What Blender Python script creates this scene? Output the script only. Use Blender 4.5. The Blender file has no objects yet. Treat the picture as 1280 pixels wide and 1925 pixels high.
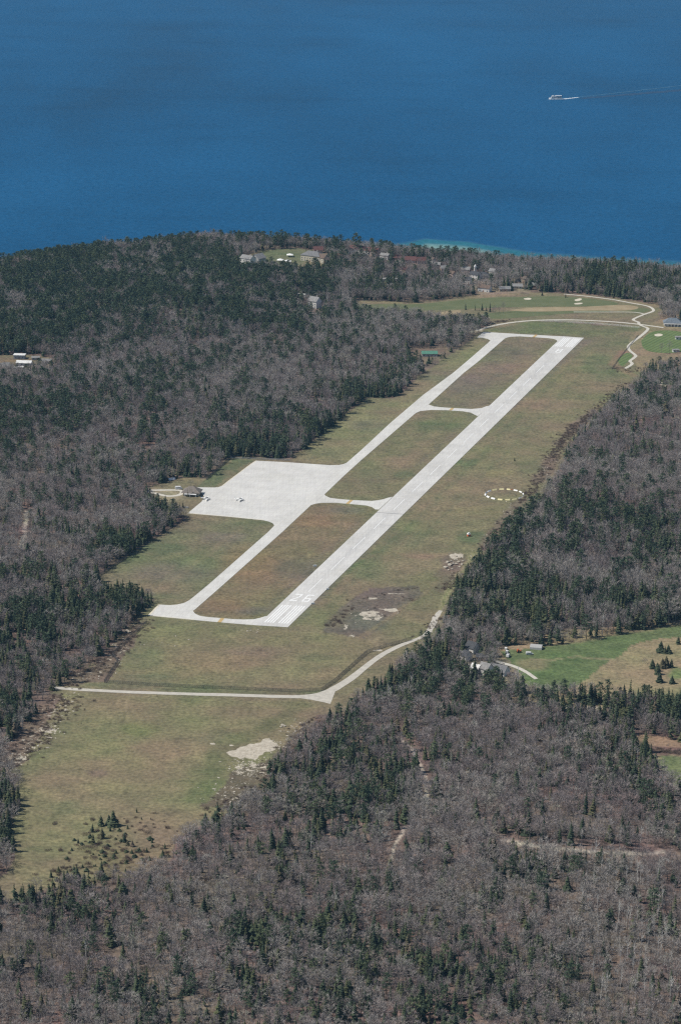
import bpy, bmesh, math, random
import numpy as np
from mathutils import Matrix, Vector

random.seed(7)
rng = np.random.default_rng(11)
scene = bpy.context.scene
COL = scene.collection

# ------------------------------------------------------------------ camera
CAM_H, PITCH, ROLL, FOC = 670.9155, 0.28897, -0.00979, 5020.85   # metres, radians, radians, focal length for a 1280 wide frame
cd = bpy.data.cameras.new("camera")
cd.sensor_fit = 'HORIZONTAL'; cd.sensor_width = 36.0
cd.lens = FOC / 1280.0 * 36.0
cd.clip_start = 10.0; cd.clip_end = 90000.0
cam = bpy.data.objects.new("camera", cd); COL.objects.link(cam)
_cp, _sp, _cr, _sr = math.cos(PITCH), math.sin(PITCH), math.cos(ROLL), math.sin(ROLL)
_X, _Y, _Z = Vector((1, 0, 0)), Vector((0, _sp, _cp)), Vector((0, -_cp, _sp))
_r, _u = _cr * _X - _sr * _Y, _sr * _X + _cr * _Y
cam.matrix_world = Matrix(((_r.x, _u.x, _Z.x, 0), (_r.y, _u.y, _Z.y, 0), (_r.z, _u.z, _Z.z, CAM_H), (0, 0, 0, 1)))
scene.camera = cam

# ------------------------------------------------------------------ sky and sun
SUN_EL = math.radians(52.0)
SUN_AZ = math.radians(-93.0)            # from +Y (camera heading), negative = to the camera's left
world = bpy.data.worlds.new("World"); scene.world = world; world.use_nodes = True
wn = world.node_tree.nodes; wl = world.node_tree.links; wn.clear()
sky = wn.new('ShaderNodeTexSky'); sky.sky_type = 'NISHITA'; sky.sun_disc = False
sky.sun_elevation = SUN_EL; sky.sun_rotation = SUN_AZ
sky.air_density = 1.0; sky.dust_density = 0.6; sky.ozone_density = 1.5; sky.altitude = 200
bg = wn.new('ShaderNodeBackground'); bg.inputs['Strength'].default_value = 0.08
wo = wn.new('ShaderNodeOutputWorld')
wl.new(sky.outputs[0], bg.inputs[0]); wl.new(bg.outputs[0], wo.inputs[0])
sd = bpy.data.lights.new("sun", 'SUN'); sd.energy = 4.5; sd.angle = math.radians(0.53); sd.color = (1.0, 0.945, 0.85)
sun = bpy.data.objects.new("sun", sd); COL.objects.link(sun)
to_sun = Vector((math.cos(SUN_EL) * math.sin(SUN_AZ), math.cos(SUN_EL) * math.cos(SUN_AZ), math.sin(SUN_EL)))
sun.rotation_euler = to_sun.to_track_quat('Z', 'Y').to_euler()
sun.location = (-800, 2000, 1500)
vs = scene.view_settings
vs.view_transform = 'Standard'; vs.look = 'None'; vs.exposure = 0.0; vs.gamma = 1.0; vs.use_curve_mapping = False
scene.cycles.max_bounces = 5; scene.cycles.diffuse_bounces = 2; scene.cycles.glossy_bounces = 2
scene.cycles.use_denoising = False; scene.cycles.filter_width = 1.3
scene.cycles.volume_bounces = 1; scene.cycles.transparent_max_bounces = 8

# ------------------------------------------------------------------ survey: map sheet coordinates (u, v) <-> ground metres
def G(u, v, z=0.0):
    a, b = (u - 640.0), (962.5 - v)
    xi = (_cr * a + _sr * b) / FOC; yi = (-_sr * a + _cr * b) / FOC
    d = (xi, _cp + yi * _sp, -_sp + yi * _cp)
    t = (z - CAM_H) / d[2]
    return (t * d[0], t * d[1])
def GA(pts, z=0.0): return np.array([G(u, v, z) for u, v in pts])
def UV(x, y, z=0.0):
    dz = z - CAM_H
    zz = y * _cp - dz * _sp; yy = y * _sp + dz * _cp
    xi = x / zz * FOC; yi = yy / zz * FOC
    return 640 + _cr * xi - _sr * yi, 962.5 - (_sr * xi + _cr * yi)

LAKE_Z = -48.0
# top of the shore bluff
bluff = GA([(-1500, 640), (-700, 560), (-300, 545), (0, 511), (100, 497), (200, 483), (300, 471), (400, 460), (460, 465), (530, 466), (640, 474),
            (760, 486), (830, 492), (900, 498), (1000, 508), (1100, 514), (1200, 522), (1280, 528), (1600, 552), (2200, 600), (3000, 680)])
_ba = np.arctan2(bluff[:, 0], bluff[:, 1]); _br = np.hypot(bluff[:, 0], bluff[:, 1])
def shore_s(x, y):
    return np.hypot(x, y) - np.interp(np.arctan2(x, y), _ba, _br)
def sstep(a, b, x):
    t = np.clip((x - a) / (b - a), 0, 1); return t * t * (3 - 2 * t)
hills = [(G(330, 590), 12, 140), (G(90, 760), 9, 90), (G(1180, 950), 7, 70), (G(1060, 1640), 8, 70), (G(420, 1830), 6, 60), (G(760, 1560), 5, 55), (G(480, 560), 8, 90), (G(40, 1180), 5, 45)]
def height(x, y):
    x = np.asarray(x, float); y = np.asarray(y, float)
    s = shore_s(x, y)
    h = -54.0 * sstep(0, 270, s)
    for (c, a, w) in hills:
        d2 = ((x - c[0]) ** 2 + ((y - c[1]) / 1.6) ** 2) / (w * w)
        h = h + a * np.exp(-d2 * 1.6) * (d2 < 6)
    return h
def inpoly(x, y, P):
    x = np.asarray(x); y = np.asarray(y)
    r = np.zeros(x.shape, bool); n = len(P); j = n - 1
    for i in range(n):
        xi, yi = P[i]; xj, yj = P[j]
        c = ((yi > y) != (yj > y)) & (x < (xj - xi) * (y - yi) / ((yj - yi) if yj != yi else 1e-9) + xi)
        r ^= c; j = i
    return r
def dist_line(x, y, P):
    d = np.full(np.shape(x), 1e9)
    for (a, b) in zip(P[:-1], P[1:]):
        vx, vy = b[0] - a[0], b[1] - a[1]; l2 = vx * vx + vy * vy + 1e-9
        t = np.clip(((x - a[0]) * vx + (y - a[1]) * vy) / l2, 0, 1)
        d = np.minimum(d, np.hypot(x - a[0] - t * vx, y - a[1] - t * vy))
    return d
def vnoise(x, y, scale, seed=0):
    """smooth value noise in metres"""
    x = np.asarray(x) / scale; y = np.asarray(y) / scale
    xi = np.floor(x).astype(np.int64); yi = np.floor(y).astype(np.int64); fx = x - xi; fy = y - yi
    fx = fx * fx * (3 - 2 * fx); fy = fy * fy * (3 - 2 * fy)
    def hsh(a, b):
        n = (a * 374761393 + b * 668265263 + seed * 1274126177) & 0x7fffffff
        n = ((n ^ (n >> 13)) * 1274126177) & 0x7fffffff
        return ((n ^ (n >> 16)) & 0xffff) / 65535.0
    return (hsh(xi, yi) * (1 - fx) + hsh(xi + 1, yi) * fx) * (1 - fy) + (hsh(xi, yi + 1) * (1 - fx) + hsh(xi + 1, yi + 1) * fx) * fy
def fbm(x, y, scale, seed=0):
    return (vnoise(x, y, scale, seed) * .5 + vnoise(x, y, scale / 2.1, seed + 5) * .3 + vnoise(x, y, scale / 4.3, seed + 9) * .2)

# ------------------------------------------------------------------ open ground (no wood grows there)
FIELD = GA([(893, 632), (845, 668), (800, 697), (742, 748), (690, 748), (660, 770), (610, 814), (575, 842), (548, 862), (432, 860), (410, 880), (385, 900), (345, 896),
    (318, 906), (288, 914), (268, 924), (290, 944), (312, 962), (345, 968), (352, 974), (330, 987), (290, 1012), (230, 1053), (183, 1086), (188, 1112), (294, 1124), (265, 1155), (235, 1188), (200, 1220),
    (170, 1254), (108, 1292), (92, 1312), (66, 1345), (40, 1375), (5, 1405), (12, 1440), (40, 1470), (38, 1520), (20, 1560), (28, 1610), (12, 1642), (-30, 1660), (-20, 1694), (60, 1686), (130, 1652), (250, 1650),
    (318, 1625), (335, 1575), (395, 1545), (450, 1520), (490, 1490), (506, 1440), (545, 1405), (600, 1360), (645, 1342), (700, 1292), (770, 1240), (815, 1200), (835, 1165), (852, 1110), (876, 1084), (922, 1034),
    (960, 998), (1006, 952), (1034, 914), (1060, 868), (1078, 828), (1124, 784), (1174, 738), (1204, 712), (1215, 690), (1290, 685), (1420, 680), (1420, 612), (1290, 606), (1240, 600), (1238, 574), (1190, 565), (1100, 553),
    (1020, 549), (900, 552), (860, 560), (760, 570), (720, 566), (665, 566), (655, 576), (680, 592), (740, 590), (800, 600), (880, 604), (925, 606), (905, 622)])
MEADOW = GA([(940, 1212), (1010, 1214), (1060, 1212), (1115, 1200), (1200, 1186), (1290, 1170), (1420, 1150), (1420, 1340), (1290, 1322), (1230, 1318), (1150, 1318), (1105, 1315), (1060, 1300), (1000, 1306), (962, 1290), (935, 1262)])
DELL = GA([(1188, 1384), (1215, 1388), (1290, 1396), (1420, 1400), (1420, 1520), (1300, 1500), (1262, 1478), (1240, 1448), (1222, 1418), (1200, 1408)])
FARM = GA([(0, 668), (-60, 670), (-60, 700), (0, 702), (60, 698), (104, 690), (104, 676), (50, 668)])
GREENROOF = GA([(765, 655), (838, 652), (846, 668), (800, 684), (768, 682)])
LAWN = GA([(428, 500), (460, 483), (500, 470), (555, 465), (612, 474), (618, 492), (600, 506), (560, 516), (525, 512), (470, 512)])
TOWN = GA([(885, 525), (985, 520), (1000, 550), (900, 553)])
VILLAGE = GA([(655, 470), (712, 474), (745, 485), (805, 490), (800, 498), (740, 500), (700, 482), (655, 478)])
HOUSEGAP = GA([(565, 560), (610, 560), (615, 590), (575, 590)])
HAMLET = GA([(870, 1222), (915, 1222), (960, 1245), (985, 1275), (960, 1296), (880, 1288), (850, 1275), (866, 1240)])
OPEN = [FIELD, MEADOW, DELL, FARM, GREENROOF, LAWN]
def is_open(x, y):
    r = np.zeros(np.shape(x), bool)
    for P in OPEN: r |= inpoly(x, y, P)
    return r

TRAILS = [(GA([(752, 1386), (775, 1410), (792, 1440), (800, 1470), (803, 1500), (800, 1530)]), 2.2), (GA([(758, 1570), (745, 1592), (736, 1620), (732, 1650)]), 2.0), (GA([(945, 1595), (975, 1605), (1040, 1618), (1100, 1622), (1160, 1620), (1200, 1616), (1245, 1608)]), 4.5),
          (GA([(52, 960), (48, 985), (44, 1010), (42, 1030)]), 3.2), (GA([(760, 631), (820, 629), (880, 624), (905, 620)]), 4.0), (GA([(1060, 1331), (1122, 1331)]), 4.5), (GA([(40, 838), (62, 858)]), 3.0), (GA([(520, 504), (560, 510), (590, 513)]), 4.0)]

# ------------------------------------------------------------------ material helpers
def mat(name, rough=0.9):
    m = bpy.data.materials.new(name); m.use_nodes = True
    b = m.node_tree.nodes['Principled BSDF']; b.inputs['Roughness'].default_value = rough
    b.inputs['Specular IOR Level'].default_value = 0.25
    return m, m.node_tree.nodes, m.node_tree.links, b
def noise(n, l, scale, detail=3.0, vec=None, rough=0.55):
    t = n.new('ShaderNodeTexNoise'); t.inputs['Scale'].default_value = scale; t.inputs['Detail'].default_value = detail; t.inputs['Roughness'].default_value = rough
    if vec is not None: l.new(vec, t.inputs['Vector'])
    return t.outputs['Fac']
def ramp(n, l, fac, stops):
    r = n.new('ShaderNodeValToRGB'); e = r.color_ramp.elements
    while len(e) < len(stops): e.new(0.5)
    for k, (p, c) in enumerate(stops):
        e[k].position = p; e[k].color = (c[0], c[1], c[2], 1) if isinstance(c, (tuple, list)) else (c, c, c, 1)
    l.new(fac, r.inputs[0]); return r.outputs[0]
def mix(n, l, fac, a, b, blend='MIX'):
    m = n.new('ShaderNodeMix'); m.data_type = 'RGBA'; m.blend_type = blend
    for s, v in ((m.inputs[0], fac), (m.inputs[6], a), (m.inputs[7], b)):
        if isinstance(v, (int, float)): s.default_value = v
        elif isinstance(v, (tuple, list)): s.default_value = (v[0], v[1], v[2], 1)
        else: l.new(v, s)
    return m.outputs[2]
def mth(n, l, op, a, b=0.0, c=None):
    m = n.new('ShaderNodeMath'); m.operation = op
    for s, v in zip(m.inputs, (a, b, c)):
        if v is None: continue
        if isinstance(v, (int, float)): s.default_value = v
        else: l.new(v, s)
    return m.outputs[0]
def geo_pos(n): return n.new('ShaderNodeNewGeometry').outputs['Position']
def objcoord(n): return n.new('ShaderNodeTexCoord').outputs['Object']
def bump(n, l, b, h, strength, dist):
    k = n.new('ShaderNodeBump'); k.inputs['Strength'].default_value = strength; k.inputs['Distance'].default_value = dist
    l.new(h, k.inputs['Height']); l.new(k.outputs[0], b.inputs['Normal'])

def plain(name, col, rough=0.8, var=0.12, scale=0.8, metal=0.0):
    m, n, l, b = mat(name, rough); f = noise(n, l, scale, 4, objcoord(n))
    c = ramp(n, l, f, [(0.25, tuple(x * (1 - var) for x in col)), (0.75, tuple(min(1, x * (1 + var)) for x in col))])
    l.new(c, b.inputs['Base Color']); b.inputs['Metallic'].default_value = metal
    return m

# ground: albedo of soil and turf held per vertex, broken up by procedural noise; limestone shows through where 'stone' is high
def ground_material():
    m, n, l, b = mat("turf_and_leaf_litter", 0.95); p = geo_pos(n)
    b.inputs['Specular IOR Level'].default_value = 0.08
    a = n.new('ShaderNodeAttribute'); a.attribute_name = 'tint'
    s = n.new('ShaderNodeAttribute'); s.attribute_name = 'stone'
    w = n.new('ShaderNodeAttribute'); w.attribute_name = 'wild'
    n1 = noise(n, l, 0.012, 4, p); n2 = noise(n, l, 0.07, 4, p, .6); n3 = noise(n, l, 0.33, 4, p, .65); n4 = noise(n, l, 0.035, 5, p, .6)
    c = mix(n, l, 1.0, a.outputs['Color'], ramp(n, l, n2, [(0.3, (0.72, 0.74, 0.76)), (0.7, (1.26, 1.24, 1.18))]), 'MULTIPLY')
    c = mix(n, l, 1.0, c, ramp(n, l, n3, [(0.3, (0.60, 0.61, 0.62)), (0.7, (1.44, 1.41, 1.36))]), 'MULTIPLY')
    c = mix(n, l, 1.0, c, ramp(n, l, n1, [(0.35, (0.88, 1.03, 0.86)), (0.65, (1.10, 1.0, 1.05))]), 'MULTIPLY')
    # mauve and rusty dead stems in rough turf
    pt = mth(n, l, 'MULTIPLY', ramp(n, l, n4, [(0.46, 0.0), (0.64, 0.55)]), w.outputs['Fac'])
    c = mix(n, l, pt, c, (0.135, 0.098, 0.078))
    # limestone
    nr = noise(n, l, 0.22, 6, p, .7)
    k = mth(n, l, 'GREATER_THAN', s.outputs['Fac'], nr)
    k2 = mix(n, l, k, c, ramp(n, l, n3, [(0.3, (0.34, 0.30, 0.235)), (0.7, (0.58, 0.53, 0.44))]))
    l.new(k2, b.inputs['Base Color'])
    hh = mth(n, l, 'ADD', n3, mth(n, l, 'MULTIPLY', n2, 1.5))
    bump(n, l, b, hh, 0.55, 0.7)
    return m
M = {}
M['ground'] = ground_material()

def concrete(name, base, rot, jx, jy, rubber=None):
    m, n, l, b = mat(name, 0.85); p = geo_pos(n)
    mp = n.new('ShaderNodeMapping'); mp.inputs['Rotation'].default_value = (0, 0, rot); l.new(p, mp.inputs['Vector'])
    br = n.new('ShaderNodeTexBrick'); br.offset = 0.0; br.inputs['Scale'].default_value = 1.0; br.inputs['Mortar Size'].default_value = 0.12; br.inputs['Mortar Smooth'].default_value = 0.3
    br.inputs['Brick Width'].default_value = jx; br.inputs['Row Height'].default_value = jy; br.inputs['Bias'].default_value = 0
    br.inputs['Color1'].default_value = (1.03, 1.03, 1.02, 1); br.inputs['Color2'].default_value = (0.96, 0.96, 0.965, 1); br.inputs['Mortar'].default_value = (0.80, 0.79, 0.77, 1)
    l.new(mp.outputs[0], br.inputs['Vector'])
    c = ramp(n, l, noise(n, l, 0.05, 5, p), [(0.3, tuple(x * .93 for x in base)), (0.7, tuple(x * 1.05 for x in base))])
    c = mix(n, l, 1.0, c, br.outputs['Color'], 'MULTIPLY')
    st = n.new('ShaderNodeMapping'); st.inputs['Rotation'].default_value = (0, 0, rot); st.inputs['Scale'].default_value = (0.9, 0.02, 1); l.new(p, st.inputs['Vector'])
    c = mix(n, l, 1.0, c, ramp(n, l, noise(n, l, 1.0, 4, st.outputs[0]), [(0.3, .925), (0.7, 1.04)]), 'MULTIPLY')
    c = mix(n, l, 1.0, c, ramp(n, l, noise(n, l, 0.02, 6, p, .7), [(0.36, (.90, .895, .88)), (0.55, (1.0, 1.0, 1.0)), (0.7, (1.03, 1.03, 1.02))]), 'MULTIPLY')
    c = mix(n, l, 1.0, c, ramp(n, l, noise(n, l, 0.9, 3, p), [(0.25, .94), (0.75, 1.05)]), 'MULTIPLY')
    if rubber is not None:
        sp = n.new('ShaderNodeSeparateXYZ'); l.new(mp.outputs[0], sp.inputs[0]); cr_, sr_ = math.cos(rot), math.sin(rot)
        xc, yc = rubber[0] * cr_ - rubber[1] * sr_, rubber[0] * sr_ + rubber[1] * cr_
        ax_ = mth(n, l, 'ABSOLUTE', mth(n, l, 'SUBTRACT', sp.outputs[0], xc)); ac = ramp(n, l, mth(n, l, 'DIVIDE', ax_, 10.0), [(0.05, 1.0), (0.55, 0.0)])
        yy = mth(n, l, 'DIVIDE', mth(n, l, 'SUBTRACT', sp.outputs[1], yc), rubber[2]); zn = ramp(n, l, yy, [(0.08, 0.0), (0.18, 1.0), (0.42, 0.15), (0.6, 0.15), (0.84, 1.0), (0.93, 0.0)])
        wear = mth(n, l, 'MULTIPLY', mth(n, l, 'MULTIPLY', ac, zn), ramp(n, l, noise(n, l, 1.4, 3, st.outputs[0]), [(0.35, 0.05), (0.65, 0.6)]))
        c = mix(n, l, wear, c, (0.34, 0.34, 0.34))
    l.new(c, b.inputs['Base Color']); return m
RUN = GA([(483.5, 1176), (541, 1179.6), (1097.6, 634.8), (1057.6, 631.9)])   # near left, near right, far right, far left
_ax = (RUN[3] + RUN[2] - RUN[0] - RUN[1]) / 2; RLEN = float(np.hypot(*_ax)); RANG = math.atan2(_ax[0], _ax[1])
M['runway'] = concrete("runway_concrete", (0.605, 0.595, 0.572), RANG, 3.8, 6.1, (*((RUN[0] + RUN[1]) / 2), RLEN))
M['taxi'] = concrete("taxiway_concrete", (0.625, 0.615, 0.585), RANG, 4.6, 6.1)
M['apron'] = concrete("apron_concrete", (0.625, 0.615, 0.588), RANG, 6.1, 6.1)
M['mark'] = plain("white_runway_paint", (0.80, 0.80, 0.78), 0.6, 0.10, 0.8)
M['hold'] = plain("faded_yellow_paint", (0.50, 0.36, 0.16), 0.7, 0.25, 0.5)
M['edge'] = plain("faded_cream_edge_paint", (0.68, 0.62, 0.49), 0.7, 0.12, 0.5)
M['crack'] = plain("dark_joint_sealant", (0.20, 0.20, 0.20), 0.7, 0.2, 0.5)
def gravel(name, base):
    m, n, l, b = mat(name, 0.95); p = geo_pos(n)
    c = ramp(n, l, noise(n, l, 0.25, 6, p, .65), [(0.3, tuple(x * .80 for x in base)), (0.7, tuple(x * 1.12 for x in base))])
    l.new(c, b.inputs['Base Color']); return m
M['gravel'] = gravel("crushed_limestone_gravel", (0.50, 0.47, 0.41))
M['path'] = gravel("cart_path_gravel", (0.55, 0.52, 0.45))
M['sand'] = gravel("bunker_sand", (0.60, 0.55, 0.44))
def turf(name, a, b2, stripe=0.0, ang=0.0, width=6.0):
    m, n, l, b = mat(name, 0.95); p = geo_pos(n)
    c = ramp(n, l, noise(n, l, 0.06, 5, p, .6), [(0.3, a), (0.7, b2)])
    if stripe:
        mp = n.new('ShaderNodeMapping'); mp.inputs['Rotation'].default_value = (0, 0, ang); l.new(p, mp.inputs['Vector'])
        wv = n.new('ShaderNodeTexWave'); wv.inputs['Scale'].default_value = 0.314 / width * 1.0; wv.inputs['Distortion'].default_value = 1.2; l.new(mp.outputs[0], wv.inputs['Vector'])
        c = mix(n, l, 1.0, c, ramp(n, l, wv.outputs['Fac'], [(0.35, (1 - stripe,) * 3), (0.65, (1 + stripe, 1 + stripe, 1 + stripe * .5))]), 'MULTIPLY')
    l.new(c, b.inputs['Base Color']); b.inputs['Specular IOR Level'].default_value = 0.05; return m
M['fairway'] = turf("mown_fairway_grass", (0.105, 0.128, 0.064), (0.148, 0.160, 0.086))
M['green'] = turf("striped_putting_green", (0.105, 0.150, 0.062), (0.140, 0.182, 0.080), 0.13, 0.5, 5.0)
M['dryrough'] = turf("dry_tan_rough", (0.26, 0.205, 0.125), (0.36, 0.295, 0.19))

def water_material():
    m, n, l, b = mat("lake_water", 0.22); p = geo_pos(n)
    b.inputs['IOR'].default_value = 1.10; b.inputs['Specular IOR Level'].default_value = 0.04
    a = n.new('ShaderNodeAttribute'); a.attribute_name = 'shoal'
    mp = n.new('ShaderNodeMapping'); mp.inputs['Rotation'].default_value = (0, 0, math.radians(24)); mp.inputs['Scale'].default_value = (0.0019, 0.00075, 1); l.new(p, mp.inputs['Vector'])
    big = noise(n, l, 1.0, 6, mp.outputs[0], .62)
    deep = ramp(n, l, big, [(0.28, (0.004, 0.052, 0.124)), (0.48, (0.007, 0.072, 0.170)), (0.74, (0.012, 0.092, 0.210))])
    c = mix(n, l, ramp(n, l, a.outputs['Fac'], [(0.0, 0.0), (1.0, 1.0)]), deep, (0.17, 0.29, 0.27))
    c = mix(n, l, ramp(n, l, a.outputs['Fac'], [(0.05, 0.0), (0.22, 0.9), (0.6, 0.9), (0.95, 0.0)]), c, (0.018, 0.13, 0.18))
    mp3 = n.new('ShaderNodeMapping'); mp3.inputs['Rotation'].default_value = (0, 0, math.radians(20)); mp3.inputs['Scale'].default_value = (0.0021, 0.0042, 1); l.new(p, mp3.inputs['Vector'])
    c = mix(n, l, 1.0, c, ramp(n, l, noise(n, l, 1.0, 5, mp3.outputs[0], .6), [(0.30, .88), (0.46, 1.0), (0.72, 1.08)]), 'MULTIPLY')
    mp2 = n.new('ShaderNodeMapping'); mp2.inputs['Rotation'].default_value = (0, 0, math.radians(25)); mp2.inputs['Scale'].default_value = (0.12, 0.07, 1); l.new(p, mp2.inputs['Vector'])
    rip = noise(n, l, 1.0, 5, mp2.outputs[0], .7)
    c = mix(n, l, 1.0, c, ramp(n, l, rip, [(0.28, .80), (0.72, 1.22)]), 'MULTIPLY')
    l.new(c, b.inputs['Base Color'])
    l.new(ramp(n, l, big, [(0.3, 0.28), (0.7, 0.42)]), b.inputs['Roughness'])
    sw = noise(n, l, 0.11, 5, p, .68)
    bump(n, l, b, mth(n, l, 'ADD', sw, mth(n, l, 'MULTIPLY', rip, 2.0)), 0.18, 1.0)
    return m
M['water'] = water_material()
M['foam'] = plain("white_wake_foam", (0.72, 0.80, 0.84), 0.6, 0.2, 0.05)
M['smooth'] = plain("wake_smoothed_water", (0.003, 0.038, 0.098), 0.4, 0.15, 0.03)
M['slick'] = plain("wake_aerated_water", (0.055, 0.165, 0.27), 0.4, 0.35, 0.03)

# ------------------------------------------------------------------ object helpers
def tag(o, label=None, cat=None, group=None, kind=None):
    if label: o['label'] = label
    if cat: o['category'] = cat
    if group: o['group'] = group
    if kind: o['kind'] = kind
    return o
def link(name, me, parent=None, loc=None):
    o = bpy.data.objects.new(name, me); COL.objects.link(o)
    if parent is not None: o.parent = parent
    if loc is not None: o.location = loc
    return o
def empty(name, loc, rz=0.0):
    o = bpy.data.objects.new(name, None); COL.objects.link(o); o.location = loc; o.rotation_euler = (0, 0, rz); o.empty_display_size = 1.0
    return o
def mesh(name, verts, faces, mats=None, mi=None, smooth=False):
    me = bpy.data.meshes.new(name); me.from_pydata([tuple(map(float, v)) for v in verts], [], [tuple(map(int, f)) for f in faces])
    for m_ in (mats or []): me.materials.append(m_)
    if mi is not None: me.polygons.foreach_set('material_index', np.asarray(mi, np.int32))
    if smooth: me.polygons.foreach_set('use_smooth', [True] * len(me.polygons))
    me.update(); return me
class MB:
    def __init__(s): s.v = []; s.f = []; s.m = []
    def add(s, vs, fs, m=0):
        o = len(s.v); s.v += [tuple(v) for v in vs]; s.f += [tuple(i + o for i in f) for f in fs]; s.m += [m] * len(fs)
    def box(s, c, d, m=0, rz=0.0):
        hx, hy, hz = d[0] / 2, d[1] / 2, d[2] / 2; cs, sn = math.cos(rz), math.sin(rz)
        vs = [(c[0] + x * cs - y * sn, c[1] + x * sn + y * cs, c[2] + z) for z in (-hz, hz) for x, y in ((-hx, -hy), (hx, -hy), (hx, hy), (-hx, hy))]
        s.add(vs, [(3, 2, 1, 0), (4, 5, 6, 7), (0, 1, 5, 4), (1, 2, 6, 5), (2, 3, 7, 6), (3, 0, 4, 7)], m)
    def tube(s, a, b, r0, r1, n=5, m=0, cap=False):
        a = Vector(a); b = Vector(b); d = (b - a)
        if d.length < 1e-6: return
        d.normalize(); t = Vector((0, 0, 1)) if abs(d.z) < .9 else Vector((1, 0, 0)); x = d.cross(t).normalized(); y = d.cross(x)
        vs = [a + (x * math.cos(k * 2 * math.pi / n) + y * math.sin(k * 2 * math.pi / n)) * r0 for k in range(n)] + [b + (x * math.cos(k * 2 * math.pi / n) + y * math.sin(k * 2 * math.pi / n)) * r1 for k in range(n)]
        fs = [(k, (k + 1) % n, n + (k + 1) % n, n + k) for k in range(n)]
        if cap: fs += [tuple(range(n - 1, -1, -1)), tuple(range(n, 2 * n))]
        s.add(vs, fs, m)
    def loft(s, rings, m=0, cap=True):
        n = len(rings[0]); vs = [p for r in rings for p in r]; fs = []
        for i in range(len(rings) - 1):
            for k in range(n): fs.append((i * n + k, i * n + (k + 1) % n, (i + 1) * n + (k + 1) % n, (i + 1) * n + k))
        if cap: fs += [tuple(range(n - 1, -1, -1)), tuple(range((len(rings) - 1) * n, len(rings) * n))]
        s.add(vs, fs, m)
    def mesh(s, name, mats, smooth=False): return mesh(name, s.v, s.f, mats, s.m, smooth)
    def build(s, name, mats, parent=None, smooth=False, loc=None):
        return link(name, s.mesh(name, mats if isinstance(mats, list) else [mats], smooth), parent, loc)
def sheet(name, pts, z, m, parent=None, thick=0.0):
    """flat polygon on the ground (metres), with an edge if thick"""
    bm = bmesh.new(); vs = [bm.verts.new((p[0], p[1], float(height(p[0], p[1])) + z)) for p in pts]
    f = bm.faces.new(vs)
    if f.normal.z < 0: f.normal_flip()
    bm.normal_update()
    if f.normal.z < 0: f.normal_flip()
    bmesh.ops.triangulate(bm, faces=[f])
    if thick:
        be = [e for e in bm.edges if e.is_boundary]
        r = bmesh.ops.extrude_edge_only(bm, edges=be)
        for g in r['geom']:
            if isinstance(g, bmesh.types.BMVert): g.co.z -= thick
    me = bpy.data.meshes.new(name); bm.to_mesh(me); bm.free(); me.materials.append(m)
    return link(name, me, parent)
def smooth_line(P, step=3.0):
    P = np.asarray(P, float)
    for _ in range(2):
        Q = [P[0]]
        for a, b in zip(P[:-1], P[1:]): Q += [a * .75 + b * .25, a * .25 + b * .75]
        Q.append(P[-1]); P = np.array(Q)
    return P
def ribbon(name, P, width, z, m, parent=None, jag=0.0, thick=0.0, smoothed=True):
    P = smooth_line(P) if smoothed else np.asarray(P, float)
    d = np.gradient(P, axis=0); d /= np.hypot(d[:, 0], d[:, 1])[:, None] + 1e-9; nrm = np.stack([-d[:, 1], d[:, 0]], 1)
    w = np.broadcast_to(np.asarray(width, float), (len(P),)) if np.ndim(width) == 0 else np.interp(np.linspace(0, 1, len(P)), np.linspace(0, 1, len(width)), width)
    w1 = w / 2 * (1 + jag * (rng.random(len(P)) - .5)); w2 = w / 2 * (1 + jag * (rng.random(len(P)) - .5))
    A = P + nrm * w1[:, None]; B = P - nrm * w2[:, None]; n = len(P)
    zz = lambda Q, o: height(Q[:, 0], Q[:, 1]) + o
    V = np.concatenate([np.c_[A, zz(A, z)], np.c_[B, zz(B, z)]]); F = [(i, n + i, n + i + 1, i + 1) for i in range(n - 1)]
    return link(name, mesh(name, V, F, [m]), parent)

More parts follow.
